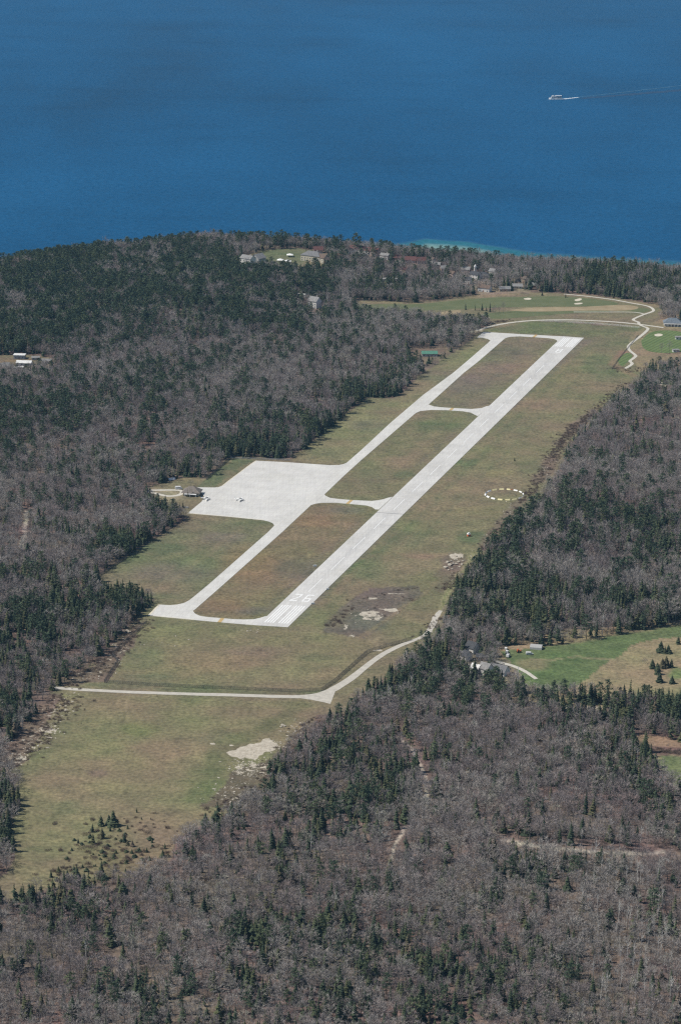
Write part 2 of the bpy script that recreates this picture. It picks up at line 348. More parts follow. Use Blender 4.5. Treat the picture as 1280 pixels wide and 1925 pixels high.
# ------------------------------------------------------------------ ground sheet
def build_ground():
    amax = math.radians(9.4)
    th = np.concatenate([np.linspace(-math.radians(32), -amax, 24, endpoint=False), np.linspace(-amax, amax, 520), np.linspace(amax, math.radians(32), 25)[1:]])
    r1 = np.concatenate([np.linspace(300, 1130, 10, endpoint=False), np.exp(np.linspace(math.log(1130), math.log(3900), 640))])
    R, T = np.meshgrid(r1, th, indexing='ij'); X = R * np.sin(T); Y = R * np.cos(T); nr, nt = X.shape
    x = X.ravel(); y = Y.ravel(); z = height(x, y)
    u, v = UV(x, y, z * 0)
    # wobble so painted limits come out ragged
    jx = x + (fbm(x, y, 22, 3) - .5) * 9; jy = y + (fbm(x, y, 22, 4) - .5) * 14
    ju, jv = UV(jx, jy)
    def lerp(c, k): nonlocal tint; tint = tint * (1 - k[:, None]) + np.array(c)[None] * k[:, None]
    op = is_open(x + (fbm(x, y, 14, 8) - .5) * 5, y + (fbm(x, y, 14, 9) - .5) * 8)
    litter = np.array([0.158, 0.124, 0.106])
    tint = np.tile(litter, (len(x), 1)) * (0.75 + 0.5 * fbm(x, y, 40, 1))[:, None]
    lerp((0.175, 0.125, 0.102), sstep(.55, .7, fbm(x, y, 30, 21)) * .6)
    wild = np.zeros(len(x)); stone = np.zeros(len(x))
    k = op.astype(float)
    grass = np.array([0.176, 0.162, 0.102])
    tint = tint * (1 - k[:, None]) + grass[None] * k[:, None]; wild = k * .55
    def blob(cu, cv, ru, rv, c, s=.7, soft=.5):
        d = np.hypot((ju - cu) / ru, (jv - cv) / rv); lerp(c, (1 - sstep(1 - soft, 1 + soft * .4, d)) * s * k)
    def poly(pts, c, s=1.0, w=None, only=None):
        q = inpoly(jx, jy, GA(pts)).astype(float) * s
        if only is not None: q = q * only
        lerp(c, q)
        if w is not None: wild[q > .3] = w
    def stroke(pts, width, c, s=1.0, w=None, st=None, soft=.5):
        d = dist_line(jx, jy, GA(pts)); q = (1 - sstep(width / 2 * (1 - soft), width / 2 * (1 + soft), d)) * s; lerp(c, q)
        if st is not None: np.maximum(stone, q * st, out=stone)
    GRN = (0.128, 0.146, 0.084); GR2 = (0.100, 0.134, 0.074); TAN = (0.215, 0.178, 0.115); OLV = (0.192, 0.186, 0.108); RUST = (0.205, 0.153, 0.092); GRY = (0.150, 0.140, 0.112); MAUVE = (0.150, 0.118, 0.100)
    # field between taxiway and wood
    poly([(360, 975), (515, 980), (520, 1000), (360, 1130), (180, 1115), (180, 1085)], (0.150, 0.156, 0.094), .8)
    blob(300, 1030, 60, 14, GR2, .8); blob(250, 1050, 40, 10, GRN, .7); blob(430, 990, 60, 10, GRN, .6); blob(420, 1010, 50, 10, GRY, .7); blob(330, 1075, 90, 22, GRY, .6); blob(300, 1105, 60, 12, TAN, .5)
    poly([(545, 865), (660, 770), (760, 745), (900, 640), (925, 645), (660, 875), (600, 878)], OLV, .9); blob(610, 850, 40, 10, GRN, .5); blob(690, 800, 40, 12, GRY, .5); blob(820, 705, 50, 12, GRY, .5)
    poly([(380, 905), (440, 862), (480, 864), (405, 915), (375, 915)], GR2, .8); blob(430, 890, 20, 6, TAN, .6); blob(350, 900, 40, 5, TAN, .8); blob(312, 930, 46, 14, (0.30, 0.26, 0.19), .85); blob(375, 925, 16, 8, (0.30, 0.26, 0.19), .6)
    # islands between the taxiway and the runway
    poly([(365, 1150), (590, 945), (705, 955), (490, 1162), (400, 1165)], (0.180, 0.152, 0.095), .9)
    blob(470, 1060, 60, 40, RUST, .75); blob(590, 980, 50, 14, RUST, .7); blob(420, 1135, 40, 14, RUST, .65); blob(560, 1070, 50, 25, (0.125, 0.125, 0.088), .8); blob(480, 1148, 40, 9, GRY, .8); blob(650, 960, 40, 8, GRY, .7)
    poly([(612, 930), (800, 772), (890, 778), (735, 935), (640, 940)], (0.168, 0.160, 0.096), .9); blob(700, 900, 30, 20, GRN, .5); blob(745, 870, 40, 14, TAN, .6); blob(820, 800, 50, 10, GR2, .6); blob(790, 845, 30, 20, TAN, .5); blob(760, 892, 20, 10, GR2, .6)
    poly([(812, 762), (955, 633), (1040, 637), (905, 766)], (0.172, 0.152, 0.108), .9); blob(870, 720, 50, 20, GRY, .7); blob(950, 660, 40, 12, (0.125, 0.128, 0.088), .7); blob(980, 690, 40, 18, TAN, .5)
    # right of the runway
    poly([(545, 1180), (1098, 636), (1195, 618), (1175, 690), (1185, 710), (1060, 825), (900, 1050), (800, 1180), (600, 1180)], (0.176, 0.166, 0.100), .9)
    blob(1110, 640, 90, 20, GRN, .6); blob(1130, 690, 40, 30, GRN, .75); blob(1060, 700, 50, 24, TAN, .65); blob(1000, 760, 60, 16, TAN, .6); blob(960, 800, 60, 14, GRN, .6); blob(1050, 770, 40, 20, OLV, .6)
    blob(960, 850, 60, 12, TAN, .55); blob(880, 870, 25, 8, GR2, .8); blob(940, 890, 30, 8, (0.225, 0.225, 0.11), .7); blob(850, 920, 60, 14, TAN, .5); blob(1000, 880, 30, 14, GRN, .6)
    blob(890, 1010, 40, 12, GR2, .8); blob(760, 1010, 60, 20, GRN, .65); blob(820, 960, 60, 16, TAN, .45); blob(700, 1070, 40, 26, GRN, .7); blob(780, 1060, 70, 14, OLV, .6); blob(900, 960, 50, 10, (0.2, 0.2, 0.1), .5)
    stroke([(560, 1160), (700, 1010), (860, 850), (1100, 640)], 12, GRY, .6); stroke([(620, 1110), (690, 1050), (740, 1010)], 9, GR2, .6)
    blob(800, 1045, 50, 7, TAN, .8); stroke([(640, 1055), (720, 1040), (840, 1050)], 5, TAN, .6)
    # mowing lines and wheel tracks beside the runway
    def along(off, a0, a1):
        d_ = _ax / RLEN; nrm_ = np.array([d_[1], -d_[0]]); o_ = (RUN[0] + RUN[1]) / 2
        return [UV(*(o_ + d_ * q + nrm_ * off)) for q in np.linspace(a0, a1, 14)]
    for off, a0, a1, c_, s_ in [(20, 30, 1040, TAN, .35), (27, 60, 980, GRN, .4), (36, 180, 1000, TAN, .3), (47, 240, 960, GRN, .35), (62, 330, 900, TAN, .25), (-19, 40, 300, GRY, .4), (-19, 480, 690, GRY, .4), (-30, 60, 280, OLV, .3), (-34, 480, 690, TAN, .35), (-44, 500, 690, GRN, .35), (-24, 760, 1020, TAN, .3), (-38, 770, 1010, GRY, .35), (-100, 560, 1010, TAN, .25), (-110, 60, 240, TAN, .3), (-120, 40, 240, GRN, .3)]:
        stroke(along(off, a0, a1), 4.0, c_, s_, soft=.6)
    # rough with bare limestone
    poly([(605, 1188), (640, 1140), (690, 1105), (790, 1100), (790, 1122), (720, 1175), (680, 1200)], (0.124, 0.112, 0.095), .88, 0.4)
    blob(640, 1165, 30, 18, (0.158, 0.122, 0.095), .7); blob(690, 1170, 50, 18, (0.135, 0.126, 0.112), .7)
    for (cu, cv, ru, rv, st) in [(700, 1125, 14, 3, .62), (745, 1118, 22, 2.5, .6), (695, 1155, 24, 6, .66), (735, 1148, 16, 6, .64), (720, 1146, 8, 4, .6), (655, 1178, 6, 8, .5), (663, 1195, 8, 3, .6), (700, 1163, 30, 4, .5), (777, 1157, 4, 2, .8), (710, 1225, 12, 2, .7)]:
        d = np.hypot((ju - cu) / ru, (jv - cv) / rv); np.maximum(stone, (1 - sstep(.6, 1.3, d)) * st, out=stone)
    stroke([(665, 1202), (720, 1170), (775, 1130), (830, 1090)], 4, TAN, .7); stroke([(600, 1188), (675, 1202)], 5, TAN, .7); stroke([(690, 1212), (718, 1196)], 5, (0.27, 0.24, 0.15), .7)
    # boulder heap
    blob(855, 1055, 26, 20, (0.17, 0.14, 0.11), .9); d = np.hypot((ju - 858) / 18, (jv - 1045) / 8); np.maximum(stone, (1 - sstep(.5, 1.2, d)) * .6, out=stone)
    stroke([(832, 1085), (860, 1060), (835, 1110)], 14, MAUVE, .6)
    # two-track lane to the right of the field
    stroke([(818, 1160), (850, 1105), (880, 1055), (892, 1040)], 5.5, (0.27, 0.25, 0.15), .85, soft=.3); stroke([(818, 1160), (850, 1105), (880, 1055), (892, 1040)], 1.6, (0.14, 0.16, 0.07), .8, soft=.3)
    for pts in ([(905, 1030), (945, 985), (985, 940)], [(1012, 905), (1030, 880), (1042, 850)], [(1050, 835), (1085, 800), (1115, 770)]): stroke(pts, 12, MAUVE, .7, st=.36)
    # apron end, turning pad surroundings
    blob(440, 1195, 70, 8, GRN, .8); blob(560, 1205, 60, 10, GRN, .6); blob(460, 1185, 20, 3, (0.22, 0.2, 0.16), .8)
    poly([(200, 1285), (270, 1175), (640, 1190), (700, 1210), (605, 1300), (400, 1296)], (0.185, 0.172, 0.102), .9); blob(400, 1250, 100, 22, (0.205, 0.180, 0.105), .8); blob(280, 1275, 60, 10, GRN, .8); blob(270, 1230, 40, 30, GRN, .5); blob(520, 1270, 80, 16, OLV, .6); blob(480, 1225, 80, 12, MAUVE, .35); blob(620, 1265, 30, 14, TAN, .6); blob(590, 1235, 40, 10, GRN, .4)
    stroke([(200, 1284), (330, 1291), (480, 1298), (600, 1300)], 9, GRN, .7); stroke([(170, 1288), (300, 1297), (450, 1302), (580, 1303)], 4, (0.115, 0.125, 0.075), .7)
    # cleared strip on the left
    for poly_ in ([(280, 1160), (205, 1282), (100, 1290), (170, 1250)], [(140, 1302), (95, 1365), (40, 1440), (0, 1440), (0, 1400), (90, 1305)]):
        poly(poly_, (0.165, 0.128, 0.104), .95, 0.7)
    stripq = np.maximum(1 - sstep(0.4, 1.2, dist_line(jx, jy, GA([(265, 1165), (225, 1215), (180, 1265)])) / 12), 1 - sstep(.4, 1.2, dist_line(jx, jy, GA([(135, 1305), (85, 1370), (20, 1440)])) / 15))
    np.maximum(stone, stripq * .41, out=stone)
    for (cu, cv, ru, rv, st) in [(88, 1372, 18, 6, .6), (36, 1424, 16, 7, .58), (105, 1335, 16, 7, .42), (60, 1395, 30, 10, .42), (240, 1187, 8, 4, .6), (215, 1235, 22, 22, .40), (150, 1270, 30, 14, .40)]:
        d = np.hypot((ju - cu) / ru, (jv - cv) / rv); np.maximum(stone, (1 - sstep(.6, 1.3, d)) * st, out=stone)
    # lower field
    poly([(120, 1305), (600, 1330), (500, 1420), (400, 1540), (330, 1560), (300, 1640), (20, 1680), (30, 1480), (60, 1400)], (0.188, 0.176, 0.103), .9)
    blob(240, 1420, 130, 40, (0.212, 0.184, 0.112), .8); blob(150, 1540, 120, 50, (0.205, 0.188, 0.110), .7); blob(260, 1370, 40, 14, (0.165, 0.175, 0.082), .6); blob(420, 1390, 60, 14, GRN, .5); blob(380, 1470, 40, 30, (0.15, 0.16, 0.085), .5); blob(120, 1520, 40, 16, GRN, .5); blob(70, 1605, 50, 18, (0.135, 0.158, 0.080), .6); blob(200, 1480, 60, 16, (0.2, 0.195, 0.105), .6); blob(180, 1455, 20, 8, MAUVE, .5)
    stroke([(560, 1330), (500, 1370), (420, 1400), (400, 1460), (370, 1500)], 16, (0.130, 0.145, 0.075), .8); stroke([(140, 1330), (95, 1400), (50, 1450)], 12, (0.140, 0.146, 0.085), .5); stroke([(130, 1308), (400, 1318), (560, 1325)], 12, (0.175, 0.178, 0.095), .6)
    blob(230, 1620, 110, 36, (0.190, 0.155, 0.098), .8); blob(280, 1570, 60, 26, (0.185, 0.16, 0.105), .7)
    poly([(515, 1420), (600, 1345), (625, 1340), (560, 1420), (480, 1510), (370, 1520), (400, 1500), (440, 1450)], (0.130, 0.102, 0.082), .9, 0.8)
    for (cu, cv, ru, rv, st) in [(490, 1405, 30, 10, .95), (472, 1412, 30, 9, .95), (455, 1420, 34, 9, .85), (505, 1397, 16, 8, .95), (470, 1445, 40, 22, .46), (520, 1400, 30, 12, .42), (440, 1490, 50, 26, .38), (560, 1370, 40, 20, .34), (403, 1400, 10, 2, .9), (437, 1402, 6, 1.5, .8)]:
        d = np.hypot((ju - cu) / ru, (jv - cv) / rv); np.maximum(stone, (1 - sstep(.6, 1.25, d)) * st, out=stone)
    # golf course
    poly([(655, 570), (870, 560), (1030, 550), (1240, 572), (1240, 600), (1200, 620), (1180, 640), (1200, 700), (1420, 690), (1420, 610), (1100, 553), (900, 552), (760, 570)], (0.235, 0.195, 0.125), .8)
    poly([(905, 622), (1000, 604), (1100, 604), (1200, 612), (1195, 622), (1100, 634), (950, 624)], (0.128, 0.150, 0.078), .9); poly([(990, 604), (1060, 603), (1190, 611), (1150, 612), (1040, 606)], (0.17, 0.145, 0.11), .9)
    stroke([(1170, 660), (1150, 685), (1190, 705)], 10, (0.24, 0.17, 0.12), .8)
    # meadow on the right
    poly([(935, 1200), (1420, 1150), (1420, 1340), (935, 1320)], (0.255, 0.215, 0.135), .9, .4)
    poly([(945, 1225), (1010, 1219), (1115, 1202), (1290, 1172), (1420, 1152), (1420, 1178), (1290, 1195), (1205, 1207), (1142, 1243), (1090, 1287), (1050, 1300), (1000, 1288), (960, 1255)], (0.098, 0.142, 0.064), .95, .15)
    blob(1000, 1250, 34, 12, (0.22, 0.19, 0.12), .7); blob(985, 1285, 30, 9, (0.105, 0.16, 0.06), .8); blob(1270, 1266, 18, 12, (0.12, 0.18, 0.07), .9)
    stroke([(1000, 1240), (1080, 1239), (1170, 1238)], 3.5, (0.25, 0.22, 0.14), .8)
    stroke([(1010, 1213), (1060, 1210), (1115, 1199), (1200, 1185), (1290, 1170)], 8, (0.26, 0.22, 0.14), .7)
    # dell
    poly([(1180, 1380), (1420, 1395), (1420, 1425), (1240, 1412)], (0.235, 0.185, 0.120), .95, .4); poly([(1210, 1405), (1420, 1408), (1420, 1422), (1225, 1421)], (0.14, 0.100, 0.085), .9, .6)
    poly([(1232, 1424), (1420, 1424), (1420, 1500), (1270, 1480)], (0.128, 0.168, 0.078), .95, .2); blob(1240, 1428, 12, 4, (0.27, 0.26, 0.13), .9)
    # lawns, yards
    poly([(425, 500), (460, 483), (500, 470), (555, 464), (600, 470), (560, 500), (470, 512)], (0.118, 0.140, 0.078), .9, .3); poly([(520, 505), (600, 512), (600, 528), (540, 520)], (0.115, 0.145, 0.072), .9, .1); stroke([(425, 487), (470, 478), (505, 470)], 8, (0.22, 0.2, 0.12), .7)
    poly([(-60, 668), (104, 676), (104, 692), (-60, 702)], (0.155, 0.12, 0.092), .9); blob(15, 680, 26, 5, (0.21, 0.15, 0.1), .8)
    poly([(765, 655), (838, 652), (846, 668), (800, 684), (768, 682)], (0.165, 0.13, 0.1), .9)
    poly([(885, 525), (985, 520), (1000, 550), (900, 553)], (0.24, 0.2, 0.15), .8)
    poly([(866, 1222), (915, 1222), (960, 1245), (985, 1275), (960, 1296), (880, 1288), (850, 1275)], (0.18, 0.155, 0.12), .8)
    # trails through the wood
    for P, w_ in TRAILS:
        d = dist_line(jx * .5 + x * .5, jy * .5 + y * .5, P); q = 1 - sstep(w_ * .35, w_ * .75, d); lerp((0.40, 0.37, 0.31), q * .9)
    # shore
    s = shore_s(x, y); lerp((0.42, 0.40, 0.34), sstep(215, 240, s))
    tint = np.clip(tint * np.array([1.02, .975, 1.03]), 0, 1)
    idx = np.arange(nr * nt).reshape(nr, nt)
    quads = np.stack([idx[:-1, :-1], idx[:-1, 1:], idx[1:, 1:], idx[1:, :-1]], -1).reshape(-1, 4)
    me = bpy.data.meshes.new("ground")
    me.vertices.add(len(x)); me.vertices.foreach_set('co', np.c_[x, y, z].astype(np.float32).ravel())
    nq = len(quads); me.loops.add(nq * 4); me.polygons.add(nq)
    # order gives normals up: (r, th) -> flip if needed
    me.loops.foreach_set('vertex_index', quads[:, ::-1].astype(np.int32).ravel())
    me.polygons.foreach_set('loop_start', np.arange(0, nq * 4, 4, dtype=np.int32)); me.polygons.foreach_set('loop_total', np.full(nq, 4, np.int32))
    me.polygons.foreach_set('use_smooth', np.ones(nq, bool))
    me.update()
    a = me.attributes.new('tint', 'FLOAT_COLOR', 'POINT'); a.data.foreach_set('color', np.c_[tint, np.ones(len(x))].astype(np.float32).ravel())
    a = me.attributes.new('stone', 'FLOAT', 'POINT'); a.data.foreach_set('value', stone.astype(np.float32))
    a = me.attributes.new('wild', 'FLOAT', 'POINT'); a.data.foreach_set('value', wild.astype(np.float32))
    if me.polygons[0].normal.z < 0: me.flip_normals()
    me.materials.append(M['ground'])
    tag(link("ground", me), "turf, leaf litter and bare limestone of the wooded island", "ground", kind="structure")
build_ground()

def build_lake():
    th = np.radians(np.concatenate([np.linspace(-34, -10, 20, endpoint=False), np.linspace(-10, 10, 260), np.linspace(10, 34, 21)[1:]]))
    r1 = np.concatenate([np.linspace(2500, 3300, 12, endpoint=False), np.linspace(3300, 4600, 180, endpoint=False), np.exp(np.linspace(math.log(4600), math.log(60000), 60))])
    R, T = np.meshgrid(r1, th, indexing='ij'); x = (R * np.sin(T)).ravel(); y = (R * np.cos(T)).ravel(); nr, nt = R.shape
    s = shore_s(x, y); u = UV(x, y, LAKE_Z)[0]
    # shoal: shallow water over pale stones along the shore
    se = np.interp(u, [-400, 580, 640, 740, 800, 880, 940, 1020, 1500], [230, 235, 335, 350, 400, 405, 385, 372, 372]) + (fbm(x, y, 90, 31) - .5) * 36
    sh = (1 - sstep(se - 45, se + 16, s)) * np.interp(u, [-400, 620, 780, 800, 900, 960, 1020, 1500], [.3, .35, .45, .95, .95, .55, .35, .3])
    idx = np.arange(nr * nt).reshape(nr, nt); q = np.stack([idx[:-1, :-1], idx[1:, :-1], idx[1:, 1:], idx[:-1, 1:]], -1).reshape(-1, 4)
    me = bpy.data.meshes.new("lake"); me.from_pydata(np.c_[x, y, np.full(len(x), LAKE_Z)], [], q.tolist())
    a = me.attributes.new('shoal', 'FLOAT', 'POINT'); a.data.foreach_set('value', sh.astype(np.float32))
    me.update()
    if me.polygons[0].normal.z < 0: me.flip_normals()
    me.materials.append(M['water']); tag(link("lake", me), "deep blue lake water with turquoise shallows along the shore", "lake", kind="structure")
build_lake()

# ------------------------------------------------------------------ runway, taxiways, apron
def RW(a, c):          # a metres from the near threshold, c -1..1 across (left..right)
    t = a / RLEN
    L = RUN[0] * (1 - t) + RUN[3] * t; R_ = RUN[1] * (1 - t) + RUN[2] * t
    return L * (1 - c) / 2 + R_ * (1 + c) / 2
Z_RUN, Z_TAXI, Z_CON, Z_APR = 0.16, 0.12, 0.09, 0.06
runway = sheet("runway", [RW(0, -1), RW(0, 1), RW(RLEN, 1), RW(RLEN, -1)], Z_RUN, M['runway'], thick=0.2)
tag(runway, "pale concrete runway running diagonally up the field", "runway", kind="structure")
def mquad(name, a0, a1, c0, c1, m=None, z=Z_RUN + 0.03, par=None):
    P = [RW(a0, c0), RW(a0, c1), RW(a1, c1), RW(a1, c0)]
    return link(name, mesh(name, [(p[0], p[1], z) for p in P], [(0, 1, 2, 3)], [m or M['mark']]), par or runway)
HW = 11.43
for end in (0, 1):
    for g in (-1, 1):
        for k in range(4):
            c = g * (1.55 + k * 2.05) / HW; c1 = g * (1.55 + k * 2.05 + 1.2) / HW
            a0, a1 = (8, 53) if end == 0 else (RLEN - 53, RLEN - 6)
            mquad("threshold_stripe", a0, a1, min(c, c1), max(c, c1))
k = 0
a0 = 89.0
while a0 + 37 < RLEN - 100:
    mquad("centreline_stripe", a0, a0 + 36.6, -0.03, 0.03); a0 += 60.96
def digit(strokes, a0, c0, w, h, flip):
    """strokes: quads in unit cell (x right, y up)"""
    V = []; F = []
    for q in strokes:
        o = len(V)
        for (x_, y_) in q:
            if flip: p = RW(a0 + h * (1 - y_), (c0 + w * (1 - x_)) / HW)
            else: p = RW(a0 + h * y_, (c0 + w * x_) / HW)
            V.append((p[0], p[1], Z_RUN + 0.03))
        F.append((o, o + 1, o + 2, o + 3))
    link("runway_number", mesh("runway_number", V, F, [M['mark']]), runway)
t_ = .22; ty = .13
R2 = lambda x0, x1, y0, y1: [(x0, y0), (x1, y0), (x1, y1), (x0, y1)]
two = [R2(0, 1, 0, ty), R2(0, 1, 1 - ty, 1), R2(1 - t_, 1, .60, 1 - ty), [(0, ty), (t_ * 1.25, ty), (1, .60), (1 - t_ * 1.3, .60)]]
six = [R2(0, t_, 0, 1), R2(t_, 1, 0, ty), R2(1 - t_, 1, ty, .5), R2(t_, 1 - t_, .5 - ty, .5), R2(t_, .95, 1 - ty, 1)]
eight = [R2(0, t_, 0, 1), R2(1 - t_, 1, 0, 1), R2(t_, 1 - t_, 0, ty), R2(t_, 1 - t_, 1 - ty, 1), R2(t_, 1 - t_, .5 - ty / 2, .5 + ty / 2)]
digit(two, 64, -7.3, 5.6, 18.3, False); digit(six, 64, 2.0, 5.6, 18.3, False)
digit(eight, RLEN - 64 - 18.3, -2.7, 5.6, 18.3, True)
mquad("cross_joint", 322, 322.9, -1, 1, M['crack'], Z_RUN + 0.015); mquad("cross_joint", 742, 742.8, -.2, .5, M['crack'], Z_RUN + 0.015); mquad("cross_joint", 286, 286.4, .1, 1, M['crack'], Z_RUN + 0.015)

TL = [(346, 1133.8), (355.8, 1128.8), (365.6, 1121), (391, 1100), (504.3, 1000), (515.8, 988), (652, 869.6), (680, 845), (732.5, 796), (795, 742.5), (852.5, 700), (880, 676.7), (918, 643.6), (923, 638.5)]
TR = [(954, 631), (949, 635.9), (898.3, 680), (872.5, 700), (807.5, 758.7), (780, 777.5), (680, 864), (649.5, 891.6), (610, 929.4), (584.2, 950), (531, 1000), (419, 1100), (367, 1145.7), (362, 1149)]
taxi = sheet("taxiway", GA(TL + TR), Z_TAXI, M['taxi'], thick=0.15)
tag(taxi, "pale concrete taxiway alongside the runway", "taxiway", kind="structure")
conn = [
 ("south_turning_pad", [(278.7, 1157.7), (298.8, 1136.8), (319, 1138), (333.3, 1136.8), (346, 1133.8), (355.8, 1128.8), (363, 1135), (363.5, 1150), (367, 1154.1), (375.5, 1158), (389.5, 1160.2), (419, 1162.6), (440, 1164.4), (459, 1165), (477.5, 1164.4), (488.8, 1161.9), (498.8, 1158.8), (505, 1158), (490, 1176.5), (450, 1173.4), (366, 1166)]),
 ("south_link", [(606, 925), (610, 929.4), (611.7, 932), (620.3, 936), (637.5, 938.3), (663.3, 940.2), (697.7, 941.8), (710, 940.6), (720, 938.7), (730, 935.5), (738, 934), (712, 958), (705.4, 957.7), (699.4, 953.4), (689, 950.4), (663.3, 948), (630.6, 945.2), (606.6, 945.2), (592.8, 946.9), (584, 950), (580, 948)]),
 ("north_link", [(801, 758), (805, 760), (815, 763.7), (830, 765.5), (852.5, 767), (887.5, 768.7), (905, 767), (913.7, 763.7), (922, 762), (898, 782), (892.5, 779.5), (885, 775.5), (870, 773), (840, 771), (810, 770.5), (790, 772.5), (780, 777), (776, 776)]),
 ("north_turning_pad", [(896, 634), (908.8, 623.6), (980, 627.8), (1060, 632.2), (1066, 632.4), (1050, 642), (1047.4, 640.8), (1046, 638.7), (1040.3, 636.6), (1029, 635.2), (978.4, 632), (961.6, 632.6), (954.5, 633.8), (949, 635.9), (940, 641), (924, 644), (921.5, 639.4), (916.6, 636.8), (908, 634.7)]),
]
for nm, pts in conn: tag(sheet(nm, GA(pts), Z_CON, M['taxi'], thick=0.12), {"south_turning_pad": "concrete link and turning pad at the near end of the runway", "south_link": "narrow concrete link beside the apron", "north_link": "narrow concrete link halfway up the runway", "north_turning_pad": "concrete link and turning pad at the far end of the runway"}[nm], "taxiway", kind="structure")
APR = [(352.5, 965), (379, 943), (384, 934), (371, 916), (402.5, 916.5), (410.3, 915.8), (416.6, 913.4), (427.5, 904.8), (471, 872), (480.6, 865.8), (540, 868.9), (620.3, 874.4), (637.5, 874), (646, 872.3), (652, 869.6), (656, 874), (540, 985), (515.8, 988), (512.7, 983.7), (505.6, 980.6), (496, 978.3), (433.8, 972)]
apron = sheet("apron", GA(APR), Z_APR, M['apron'], thick=0.1); tag(apron, "broad pale concrete parking apron", "apron", kind="structure")
def strip(name, pts, w, z, m, par): return ribbon(name, GA(pts), w, z, m, par, smoothed=False)
for nm, (pa, pb) in {"near": ((412, 1170.3), (418.5, 1162.6)), "sl": ((653, 947.2), (661, 940)), "nl": ((846, 771.2), (851, 767)), "far": ((1003, 633.6), (1008, 629.2))}.items():
    strip("holding_line", [pa, pb], 3.0, Z_CON + 0.03, M['hold'], taxi)
strip("edge_line", [(279.5, 1157.3), (299, 1137.2)], 1.5, Z_CON + 0.03, M['edge'], taxi)
strip("edge_line", [(279.6, 1157.2), (366, 1165.3)], 0.8, Z_CON + 0.034, M['edge'], taxi)
strip("edge_line", [(354, 964.6), (433.8, 971.3), (496, 977.6)], 0.9, Z_APR + 0.03, M['edge'], apron)
strip("edge_line", [(418, 913.2), (428.5, 904.8), (472, 872.2), (481.5, 866.4)], 0.9, Z_APR + 0.03, M['edge'], apron)

# ------------------------------------------------------------------ roads and paths
def road(name, pts, w, m, label, cat="road", z=0.10, jag=.12): return tag(ribbon(name, GA(pts), w, z, m, jag=jag), label, cat, kind="structure")
road("gravel_road", [(98, 1293), (150, 1297), (240, 1301.5), (330, 1304.5), (450, 1307.5), (540, 1310.5), (580, 1310), (612, 1304), (640, 1289), (668, 1270), (700, 1243), (735, 1221), (772, 1206), (792, 1199), (806, 1188)], [5.2, 5.2, 5.5, 6, 7, 7.5, 5.5, 4.8, 4.0, 3.0], M['gravel'], "pale gravel road crossing below the near end of the runway")
tag(sheet("road_mouth", GA([(560, 1312.5), (600, 1306), (632, 1296), (628, 1306), (621, 1324), (610, 1321), (585, 1316)]), 0.07, M['gravel']), "flared gravel mouth where the side track joins the road", "road", kind="structure")
road("farm_track", [(804, 1190), (812, 1178), (820, 1158), (828, 1148)], [4, 5, 3], M['gravel'], "short pale gravel track climbing past the boulders", z=.08, jag=.5)
road("perimeter_road", [(896, 621), (915, 615), (940, 609), (975, 604), (1010, 601.5), (1060, 600.5), (1110, 602), (1160, 605), (1200, 609), (1222, 612), (1247, 615.5)], [4.5, 4.5, 4.5, 4], M['path'], "pale gravel road beyond the far end of the runway")
road("cart_path", [(1060, 552.5), (1100, 556), (1140, 561), (1158.6, 563.8), (1183.8, 568.8), (1215.5, 574.2), (1225, 578), (1229.7, 583.5), (1223, 586.8), (1212, 590), (1200, 595), (1189.2, 600), (1192, 602.5), (1201.3, 605.4), (1200.2, 609), (1207, 612.5), (1216.6, 615.8), (1218.5, 618.5), (1212, 625), (1203.5, 632.2), (1188, 643), (1179.4, 652), (1183.8, 659.6), (1194, 666.5), (1195.5, 669.5), (1190, 674), (1182.7, 678.5), (1188, 682), (1188, 685), (1175, 692.4)], 3.6, M['path'], "winding pale cart path across the golf course", z=.13)
road("side_cart_path", [(1078, 586), (1120, 586.2), (1180, 586), (1200, 587), (1211, 590)], 2.6, M['path'], "short straight cart path beside the tan rough", z=.09)
road("drive_loop", [(270, 922), (300, 921.5), (335, 921), (345, 924), (338, 931), (315, 933.5), (295, 928), (272, 923)], 4.5, M['path'], "looped gravel drive beside the terminal building")
road("farm_lane", [(930, 1243), (945, 1247), (970, 1254), (990, 1264), (1008, 1277)], [4, 4, 3], M['path'], "curved pale lane leaving the farmyard for the meadow")
# golf turf
def turfsheet(nm, pts, m, label, cat, z=0.05): return tag(sheet(nm, smooth_line(np.vstack([GA(pts), GA(pts[:1])]))[:-1], z, m), label, cat, kind="structure")
turfsheet("fairway", [(668, 574), (720, 571), (780, 572), (850, 565), (930, 558), (1000, 557), (1060, 556), (1130, 563), (1170, 570), (1140, 576), (1060, 575), (950, 577), (860, 581), (780, 584), (700, 588)], M['fairway'], "long green fairway at the foot of the far wood", "fairway")
turfsheet("fairway", [(905, 590), (960, 584), (1060, 582), (1145, 583), (1150, 586), (1080, 588), (1000, 594), (950, 599), (910, 598)], M['fairway'], "narrow green fairway below the tan rough", "fairway", .07)
turfsheet("fairway", [(1185, 581), (1205, 578), (1220, 580), (1222, 584), (1205, 588), (1188, 586)], M['fairway'], "small green tee inside the bend of the cart path", "tee", .07)
turfsheet("putting_green", [(1205, 640), (1222, 622), (1260, 620), (1290, 625), (1290, 660), (1260, 664), (1225, 662), (1208, 655)], M['green'], "striped bright green beside the round bunker", "putting green", .05)
turfsheet("putting_green", [(1160, 676), (1176, 662), (1186, 664), (1190, 670), (1178, 682), (1168, 690)], M['green'], "striped green squeezed beside the cart path bends", "putting green", .05)
turfsheet("fairway", [(1228, 706), (1262, 704), (1290, 708), (1290, 728), (1260, 724), (1236, 716)], M['fairway'], "small green clearing with sand inside the wood", "fairway", .05)
